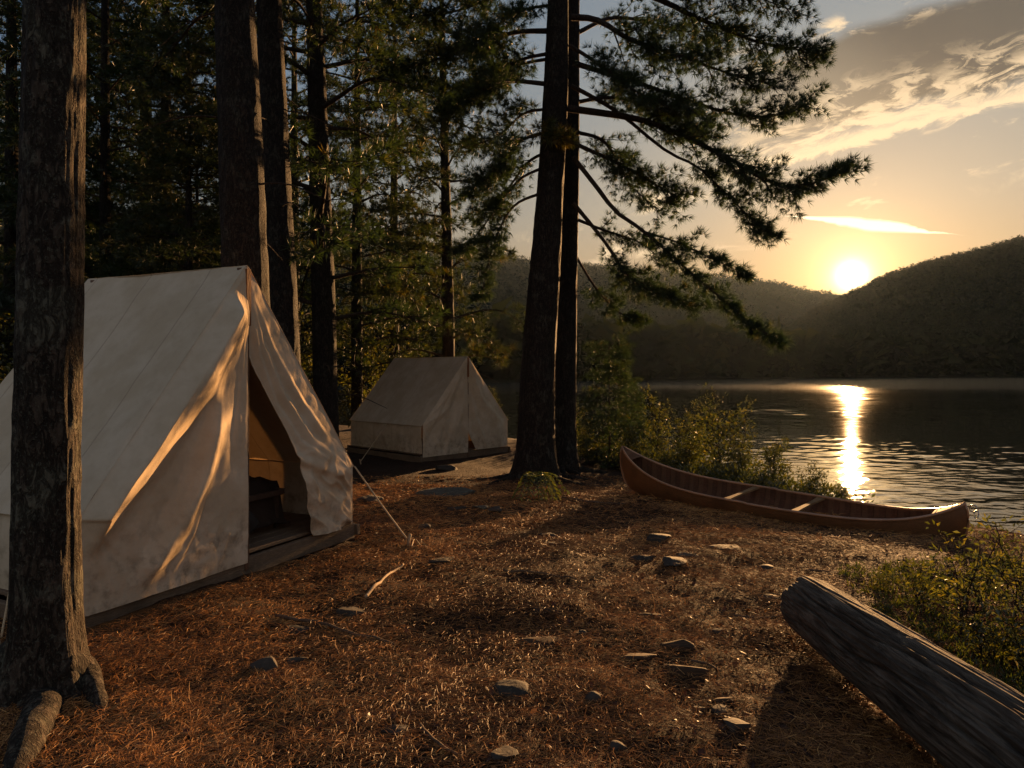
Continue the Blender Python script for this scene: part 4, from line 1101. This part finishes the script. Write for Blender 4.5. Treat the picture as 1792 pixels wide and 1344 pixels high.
ROCKS = [
    (610, 1072, 64, 30, 1, 'blocky grey rock at the lower end of the pale stick', 'rock'),
    (464, 1172, 56, 42, 2, 'angular grey rock in front of the large tent, pointed on top', 'rock'),
    (512, 1158, 46, 18, 3, 'low flat stone touching the right side of the angular rock before the tent', 'rock'),
    (520, 1104, 62, 16, 4, 'flat half-buried stone at the left end of the long dark stick', 'rock'),
    (778, 868, 110, 26, 5, 'largest pale rounded boulder, half buried between the two tents', 'pale_rock'),
    (783, 822, 44, 22, 6, 'dark stone below the front of the small tent platform', 'rock'),
    (800, 893, 40, 15, 7, 'flat stone just below the pale boulder, left of a pair', 'rock'),
    (844, 892, 38, 16, 8, 'paler flat stone between the pale boulder and the foot of the leaning pine', 'pale_rock'),
    (870, 897, 32, 22, 9, 'small dark stone closest to the roots of the leaning pine', 'rock'),
    (1155, 948, 52, 30, 10, 'darkest pointed rock on top of the small rock pile before the canoe', 'rock'),
    (1125, 980, 54, 20, 11, 'flat grey stone on the left of the rock pile before the canoe', 'rock'),
    (1180, 990, 64, 26, 12, 'broad dark stone at the front of the rock pile before the canoe', 'rock'),
    (1202, 974, 42, 14, 13, 'pale flat stone on the right of the rock pile before the canoe', 'pale_rock'),
    (1268, 963, 56, 12, 14, 'long flat stone right of the rock pile, below the canoe', 'rock'),
    (1345, 996, 30, 18, 15, 'small pointed stone standing between the canoe and the far end of the log', 'rock'),
    (1352, 1048, 44, 16, 16, 'dark flat stone touching the far end of the log', 'rock'),
    (898, 1214, 78, 30, 17, 'large smooth dark stone in the middle of the needle-covered foreground', 'rock'),
    (1038, 1228, 30, 34, 18, 'upright squarish stone right of the large smooth dark stone', 'rock'),
    (1288, 1278, 56, 34, 19, 'angular dark rock in the log shadow, lowest of its trio', 'rock'),
    (1262, 1250, 34, 20, 20, 'small rock leaning on the angular rock in the log shadow', 'rock'),
    (1225, 1243, 28, 18, 21, 'small dark stone just left of the rocks in the log shadow', 'rock'),
    (1078, 1316, 40, 28, 22, 'wedge-shaped stone near the bottom edge of the picture', 'rock'),
    (690, 1284, 60, 20, 23, 'flat brownish stone in the lower middle of the foreground', 'rock'),
    (772, 986, 54, 14, 24, 'flat stone beside the guy rope peg of the large tent', 'rock'),
    (962, 940, 42, 14, 25, 'flat stone below the roots of the leaning pine, upper of two', 'rock'),
    (966, 955, 36, 12, 26, 'flat stone below the roots of the leaning pine, lower of two', 'rock'),
    (740, 925, 34, 16, 27, 'small pointed stone below the large pale boulder', 'rock'),
    (885, 1335, 60, 24, 28, 'broad stone at the very bottom edge, left of the wedge-shaped stone', 'rock'),
    (648, 880, 50, 24, 29, 'dark stone right behind the pulled back door flap of the large tent', 'rock'),
    (1260, 1110, 26, 10, 30, 'tiny flat stone in front of the far end of the log', 'rock'),
    (1390, 945, 36, 12, 31, 'pale small stone tucked under the middle of the canoe', 'pale_rock'),
    (1020, 1105, 22, 12, 32, 'tiny dark stone at the right end of the dark bark strip', 'rock'),
]
for a in ROCKS: rock(*a[:4], a[4] + 100, a[5], a[6], ang=0.0 if 'smooth' in a[5] or 'rounded' in a[5] else 1.0)
BARKS = [
    (952, 1074, 62, 12, 1, 'light curled bark piece lying alone in the middle ground'),
    (1180, 1138, 76, 28, 2, 'raised flat bark slab, uppermost of three near the log'),
    (1118, 1156, 66, 16, 3, 'narrow bark slab, leftmost of three near the log'),
    (1205, 1180, 86, 26, 4, 'widest bark slab, lowest of three near the log'),
    (1272, 1232, 58, 18, 5, 'bark flake above the angular rock in the log shadow'),
    (955, 1124, 110, 14, 6, 'long dark bark strip in the middle of the foreground'),
    (632, 1160, 44, 10, 7, 'small pale bark chip right of the angular rock before the tent'),
    (1140, 1080, 50, 9, 8, 'thin bark chip between the bark strip and the rock pile'),
]
for a in BARKS: rock(*a[:4], a[4] + 300, a[5], 'bark_piece', 'bark_piece', 'bark', (a[4] * .7) % .9 - .45, 'bark pieces on the forest floor', 1.0, .45)

def stick(pts, r, label, mat='stick', seed=0, name='stick', lift=.012, cat='stick'):
    q = np.array([G(*p) for p in pts]); q = spline(q, 40)
    q[:, 2] = gz(q[:, 0], q[:, 1]) + lift + .004 * vnoise(q * 8, seed)
    o = MB().add(*tube(q, np.linspace(r, r * .5, 40), 8, True, .25, seed)).build(name, M[mat]); return tag(o, label, cat, 'sticks on the forest floor')
stick([(640, 1050), (662, 1030), (685, 1008), (706, 996)], .013, 'pale crooked stick glowing in the sun in front of the large tent', 'pale_stick', 1, lift=.03)
stick([(482, 1080), (560, 1092), (620, 1112), (690, 1130)], .014, 'long dark curved stick in front of the large tent', 'stick', 2)
stick([(1285, 1078), (1330, 1082), (1372, 1078)], .009, 'thin dark twig beside the far end of the log', 'stick', 3)
stick([(985, 872), (1030, 880), (1095, 884)], .022, 'dark root-like stick right of the leaning pine foot', 'stick', 4)
stick([(640, 855), (690, 862), (735, 860)], .018, 'dark stick left of the pale boulder', 'stick', 5)
stick([(720, 962), (726, 952), (736, 962)], .007, 'small pale twig beside the guy rope peg', 'pale_stick', 6, lift=.03)
stick([(735, 1270), (760, 1300), (800, 1325)], .012, 'dark bent stick near the bottom edge', 'stick', 7)
stick([(880, 1003), (960, 1008), (1010, 1016)], .008, 'thin dark twig in the middle ground below the leaning pine', 'stick', 8)
stick([(1410, 1000), (1460, 1005), (1500, 1003)], .008, 'thin twig behind the far end of the log', 'stick', 9)
stick([(1210, 1160), (1235, 1168), (1262, 1182)], .009, 'short twig across the bark slabs', 'stick', 10)

# ------------------------------------------------------------------ needle litter on the ground
def litter():
    rng = np.random.default_rng(15); b = MB()
    N = 360000
    # density falls with distance
    d = 1.75 * (11.5 / 1.75) ** (rng.random(N) ** .9); d = np.where(rng.random(N) < .12, rng.uniform(6, 13, N), d)
    u = rng.uniform(-.86, .86, N); x = u * d; y = d
    q = np.stack([x, y, 0 * x], -1)
    clump = sstep(fbm(q * 2.1, 3, 41), -.55, .35)
    keep = (rng.random(N) < .45 + .55 * clump) & (shore_dist(x, y) > .3)
    loc = np.stack([(x - OA[0]) * exA[0] + (y - OA[1]) * exA[1], -(x - OA[0]) * exA[1] + (y - OA[1]) * exA[0]], -1)
    keep &= ~((loc[:, 0] > -.1) & (loc[:, 0] < WA + .1) & (loc[:, 1] > -.16))
    keep &= ~((x > 2.3 + .1 * y) & (rng.random(N) < .3))
    x, y = x[keep], y[keep]; n = len(x)
    z = gz(x, y)
    L = rng.uniform(.045, .115, n) * (1 + .35 * (y > 6)); w = np.where(y < 4, .0022, .0030) * (.8 + .5 * rng.random(n)) * (1 + .25 * np.maximum(y - 5, 0))
    a = rng.uniform(0, 6.283, n); pitch = np.abs(rng.normal(0, .19, n)); bend = rng.normal(0, .6, n)
    def dirv(a, p): return np.stack([np.cos(a) * np.cos(p), np.sin(a) * np.cos(p), np.sin(p)], -1)
    p0 = np.stack([x, y, z + rng.uniform(.0, .010, n)], -1)
    d1, d2 = dirv(a, pitch), dirv(a + bend, pitch - rng.uniform(.1, .5, n))
    p1 = p0 + d1 * L[:, None] * .5; p2 = p1 + d2 * L[:, None] * .5
    s1 = np.stack([-np.sin(a), np.cos(a), 0 * a], -1) * w[:, None] * .5
    s2 = np.stack([-np.sin(a + bend), np.cos(a + bend), 0 * a], -1) * w[:, None] * .5
    up = np.array([0, 0, 1.]) * (w * .45)[:, None]
    V = np.stack([p0 - s1, p0 + s1, p1 - s1 , p1 + s1, p1 + up, p2 - s2 * .5, p2 + s2 * .5], 1).reshape(-1, 3)
    k = np.arange(n)[:, None] * 7
    tint = np.repeat(np.clip(rng.normal(.5, .2, n) + .15 * vnoise(np.stack([x, y, 0 * x], -1) * 1.3, 4), 0, 1), 7)
    b.add(V, [np.vstack([k + [0, 1, 4], k + [0, 4, 2], k + [1, 3, 4], k + [2, 4, 5], k + [4, 3, 6]]), k + np.array([[4, 5, 6]])], tint)
    # crumbs of bark, cone scales and leaf bits among the needles
    m_ = 6000; d = 1.75 * (10 / 1.75) ** rng.random(m_); x = rng.uniform(-.86, .86, m_) * d; y = d
    lx = (x - OA[0]) * exA[0] + (y - OA[1]) * exA[1]; ly = -(x - OA[0]) * exA[1] + (y - OA[1]) * exA[0]
    k = ~((lx > -.1) & (lx < WA + .1) & (ly > -.16)) & (shore_dist(x, y) > .3); x, y = x[k], y[k]; m_ = len(x)
    c = np.stack([x, y, gz(x, y) + .012], -1); a = rng.uniform(0, 6.28, m_); sz = rng.uniform(.004, .013, m_) * (1 + .1 * y)
    tl_ = rng.normal(0, .35, (m_, 2)); ring = []
    for q_ in range(6):
        rr = sz * rng.uniform(.55, 1.1, m_) * (1 if q_ % 3 else 1.6); an = a + q_ * 1.047
        ox, oy = rr * np.cos(an), rr * np.sin(an); ring.append(c + np.stack([ox, oy, tl_[:, 0] * ox + tl_[:, 1] * oy], -1))
    Vr = np.stack(ring + [c + [0, 0, .004]], 1).reshape(-1, 3); kk = np.arange(m_)[:, None] * 7
    b.add(Vr, np.vstack([kk + [q_, (q_ + 1) % 6, 6] for q_ in range(6)]), np.repeat(np.clip(rng.normal(.12, .14, m_), 0, .6), 7))
    o = b.build('needle_litter', M['litter'], smooth=False); tag(o, 'fallen orange-brown pine needles carpeting the forest floor', 'pine needles', kind='stuff')
litter()

# ------------------------------------------------------------------ haze, sky, sun, camera
SUN_U, SUN_V = (1490 - CX) / F, .1405
sdir = unit(np.array([SUN_U, 1.0, SUN_V])); SUN_EL = math.asin(sdir[2]); SUN_AZ = math.atan2(sdir[0], sdir[1])

def haze():
    m, t, out = material('haze'); v = t.n('ShaderNodeVolumePrincipled')
    v.inputs['Color'].default_value = (.46, .62, .82, 1); v.inputs['Density'].default_value = .000035; v.inputs['Anisotropy'].default_value = .5
    t.t.links.new(v.outputs[0], out.inputs['Volume'])
    V, Fc = box((0, 640, 128), (3100, 1500, 272), bev=.0)
    bm = bmesh.new(); bmesh.ops.create_cube(bm, size=1); me = bpy.data.meshes.new('haze')
    for q in bm.verts: q.co = (q.co.x * 3100, 640 + q.co.y * 1500, 128 + q.co.z * 272)
    bm.to_mesh(me); bm.free(); me.materials.append(m)
    o = bpy.data.objects.new('haze', me); COL.objects.link(o); tag(o, 'thin evening haze over the lake and hills', 'haze', kind='stuff')
haze()

def world():
    w = bpy.data.worlds.new('World'); sc.world = w; w.use_nodes = True
    w.node_tree.nodes.clear(); t = NT(w.node_tree)
    out = t.n('ShaderNodeOutputWorld'); bg = t.n('ShaderNodeBackground')
    sky = t.n('ShaderNodeTexSky', sky_type='NISHITA', sun_disc=False, sun_elevation=SUN_EL, sun_rotation=SUN_AZ, air_density=1.0, dust_density=2.0, ozone_density=1.5)
    def vm(op, a, b=None):
        nd = t.n('ShaderNodeVectorMath', operation=op)
        for k, v in enumerate((a, b)):
            if v is None: continue
            if isinstance(v, bpy.types.NodeSocket): t.t.links.new(v, nd.inputs[k])
            else: nd.inputs[k].default_value = v
        return nd
    m = t.math
    D = vm('NORMALIZE', t.n('ShaderNodeTexCoord').outputs['Generated']).outputs[0]
    # tone curve holds down the brightest sky: c / (1 + k c)
    c = vm('MULTIPLY', sky.outputs[0], (.1, .1, .1)).outputs[0]
    den = vm('ADD', vm('MULTIPLY', c, (3.2, 3.65, 4.7)).outputs[0], (1, 1, 1)).outputs[0]
    base = vm('MULTIPLY', vm('DIVIDE', c, den).outputs[0], (10, 10, 10)).outputs[0]
    cosg = vm('DOT_PRODUCT', D, tuple(sdir)).outputs['Value']
    base = vm('MULTIPLY', base, t.mix(t.smooth(cosg, .35, .95), (1.15, 1.2, 1.36), (1.0, 1.0, 1.02))).outputs[0]
    zz = t.n('ShaderNodeSeparateXYZ'); t.put(zz.inputs[0], D)
    base = vm('MULTIPLY', base, t.mix(t.smooth(zz.outputs[2], .16, .46), (1, 1, 1), (.77, 1.0, 1.32))).outputs[0]
    base = vm('MULTIPLY', base, t.mix(t.smooth(zz.outputs[2], .08, .24), (1.10, .82, .55), (1, 1, 1))).outputs[0]
    # added warm fill glow in the sky behind the camera, for the tent fronts
    rear_fill = t.math('MULTIPLY', t.smooth(zz.outputs[1], .15, -.6), t.smooth(zz.outputs[2], -.02, .25))
    rear_fill = t.math('MULTIPLY', rear_fill, t.math('ADD', .6, t.math('MULTIPLY', t.noise(D, 3.0, 4), .8)))
    base = vm('ADD', base, t.mix(rear_fill, (0, 0, 0), (1.45, 1.22, 1.0))).outputs[0]
    xyz = t.n('ShaderNodeSeparateXYZ'); t.put(xyz.inputs[0], D); X, Y, Z = xyz.outputs
    yy = m('MAXIMUM', Y, .08); U = m('DIVIDE', X, yy); V = m('DIVIDE', Z, yy)
    cb = t.n('ShaderNodeCombineXYZ'); t.put(cb.inputs[0], U); t.put(cb.inputs[1], m('MULTIPLY', m('SUBTRACT', V, m('MULTIPLY', U, .24)), 2.6))
    uv = cb.outputs[0]
    n1 = t.noise(uv, 4.0, 7, .58, .3); n2 = t.noise(uv, 9.0, 8, .62, .6); n3 = t.noise(uv, 17.0, 8, .66, .9)
    p = m('SUBTRACT', V, m('MULTIPLY', U, .27))
    pn = m('ADD', p, m('MULTIPLY', m('SUBTRACT', n1, .5), .09))
    pn2 = m('ADD', p, m('MULTIPLY', m('SUBTRACT', n2, .5), .10))
    band = lambda x, a, b, c_, d: m('MULTIPLY', t.smooth(x, a, b), m('SUBTRACT', 1, t.smooth(x, c_, d)))
    front = t.smooth(Y, .1, .3)
    left = t.smooth(U, .22, .45)
    body = m('MULTIPLY', m('MULTIPLY', band(pn, .205, .245, .345, .375), left), m('MULTIPLY', front, .97))
    bodycol = t.mix(t.smooth(m('ADD', U, m('MULTIPLY', m('SUBTRACT', V, .36), 1.4)), .42, .80), (2.0, 1.68, 1.25), (.58, .57, .53))
    wisp = m('MULTIPLY', m('MULTIPLY', t.smooth(n2, .47, .62), band(pn, .19, .21, .235, .28)), t.smooth(U, .2, .4))
    rag = m('MULTIPLY', m('MULTIPLY', t.smooth(n3, .46, .60), band(m('ADD', pn2, m('MULTIPLY', m('SUBTRACT', n3, .5), .05)), .185, .215, .25, .315)), t.smooth(U, .2, .4))
    wisp = m('MAXIMUM', wisp, m('MULTIPLY', rag, .85))
    line = m('MULTIPLY', band(m('ADD', p, m('MULTIPLY', m('SUBTRACT', n3, .5), .045)), .190, .199, .205, .222), t.smooth(U, .2, .4))
    top = m('MULTIPLY', m('MULTIPLY', t.smooth(n2, .48, .62), band(pn, .335, .36, .372, .40)), m('MULTIPLY', left, m('SUBTRACT', 1, t.smooth(U, .5, .75))))
    small = m('MULTIPLY', t.smooth(n2, .56, .70), band(p, .06, .12, .18, .21))
    sm = m('MULTIPLY', small, .75)
    streak_c = m('SUBTRACT', V, m('ADD', .2145, m('MULTIPLY', m('SUBTRACT', U, .525), -.105)))
    sw = m('MULTIPLY', .0105, band(m('ADD', U, m('MULTIPLY', m('SUBTRACT', n2, .5), .10)), .39, .52, .52, .66))
    st = m('SUBTRACT', 1, t.smooth(m('ABSOLUTE', m('ADD', streak_c, m('MULTIPLY', m('SUBTRACT', n2, .5), .012))), m('MULTIPLY', sw, .5), m('ADD', sw, .0008)))
    st = m('MULTIPLY', st, band(U, .39, .42, .60, .67))
    st2 = m('MULTIPLY', m('MULTIPLY', t.smooth(n2, .44, .6), band(V, .225, .24, .25, .27)), band(U, .12, .2, .28, .36))
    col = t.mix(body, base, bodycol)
    bright = m('MULTIPLY', m('MAXIMUM', m('MAXIMUM', wisp, line), m('MAXIMUM', top, m('MAXIMUM', sm, st2))), m('MULTIPLY', front, .9))
    col = t.mix(bright, col, (6.6, 4.9, 3.0))
    col = t.mix(m('MULTIPLY', st, front), col, (9.5, 7.8, 5.2))
    # the sun and the glare of the air round it
    g = m('MULTIPLY', m('ARCCOSINE', m('MINIMUM', cosg, 1.0)), 57.2958)
    core = m('ADD', m('MULTIPLY', m('EXPONENT', m('MULTIPLY', g, -1 / .36)), 150), m('MULTIPLY', m('EXPONENT', m('MULTIPLY', g, -1 / 1.7)), 8.5))
    halo = m('MULTIPLY', m('EXPONENT', m('MULTIPLY', g, -1 / 5.6)), 7.2)
    disc = m('MULTIPLY', m('SUBTRACT', 1, t.smooth(g, .27, .42)), 400)
    def sc_(f, c3):
        nd = vm('SCALE', c3); nd.inputs['Scale'].default_value = 1; t.t.links.new(f, nd.inputs['Scale']); return nd.outputs[0]
    col = vm('ADD', vm('ADD', col, sc_(m('ADD', core, disc), (1.0, .74, .34))).outputs[0], sc_(halo, (1.0, .50, .12))).outputs[0]
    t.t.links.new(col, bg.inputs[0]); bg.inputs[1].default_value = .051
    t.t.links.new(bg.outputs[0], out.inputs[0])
world()

def sun():
    l = bpy.data.lights.new('sun', 'SUN'); l.energy = 5.0; l.angle = math.radians(.53); l.color = (1.0, .53, .205)
    o = bpy.data.objects.new('sun', l); COL.objects.link(o)
    o.rotation_euler = Vector(-sdir).to_track_quat('-Z', 'Y').to_euler()
sun()

cam = bpy.data.cameras.new('camera'); cam.sensor_width = 36; cam.lens = 36 * F / 1792; cam.shift_y = (HY - 672) / 1792; cam.clip_end = 5000; cam.clip_start = .05
co = bpy.data.objects.new('camera', cam); COL.objects.link(co); co.location = (0, 0, CH); co.rotation_euler = (math.pi / 2, 0, 0)
sc.camera = co
sc.view_settings.view_transform = 'Standard'; sc.view_settings.look = 'None'; sc.view_settings.gamma = 1; sc.view_settings.exposure = 1.68
cy = sc.cycles
cy.max_bounces = 7; cy.diffuse_bounces = 3; cy.glossy_bounces = 3; cy.transmission_bounces = 5; cy.volume_bounces = 0; cy.transparent_max_bounces = 6
cy.use_denoising = True; cy.sample_clamp_indirect = 4; cy.sample_clamp_direct = 0
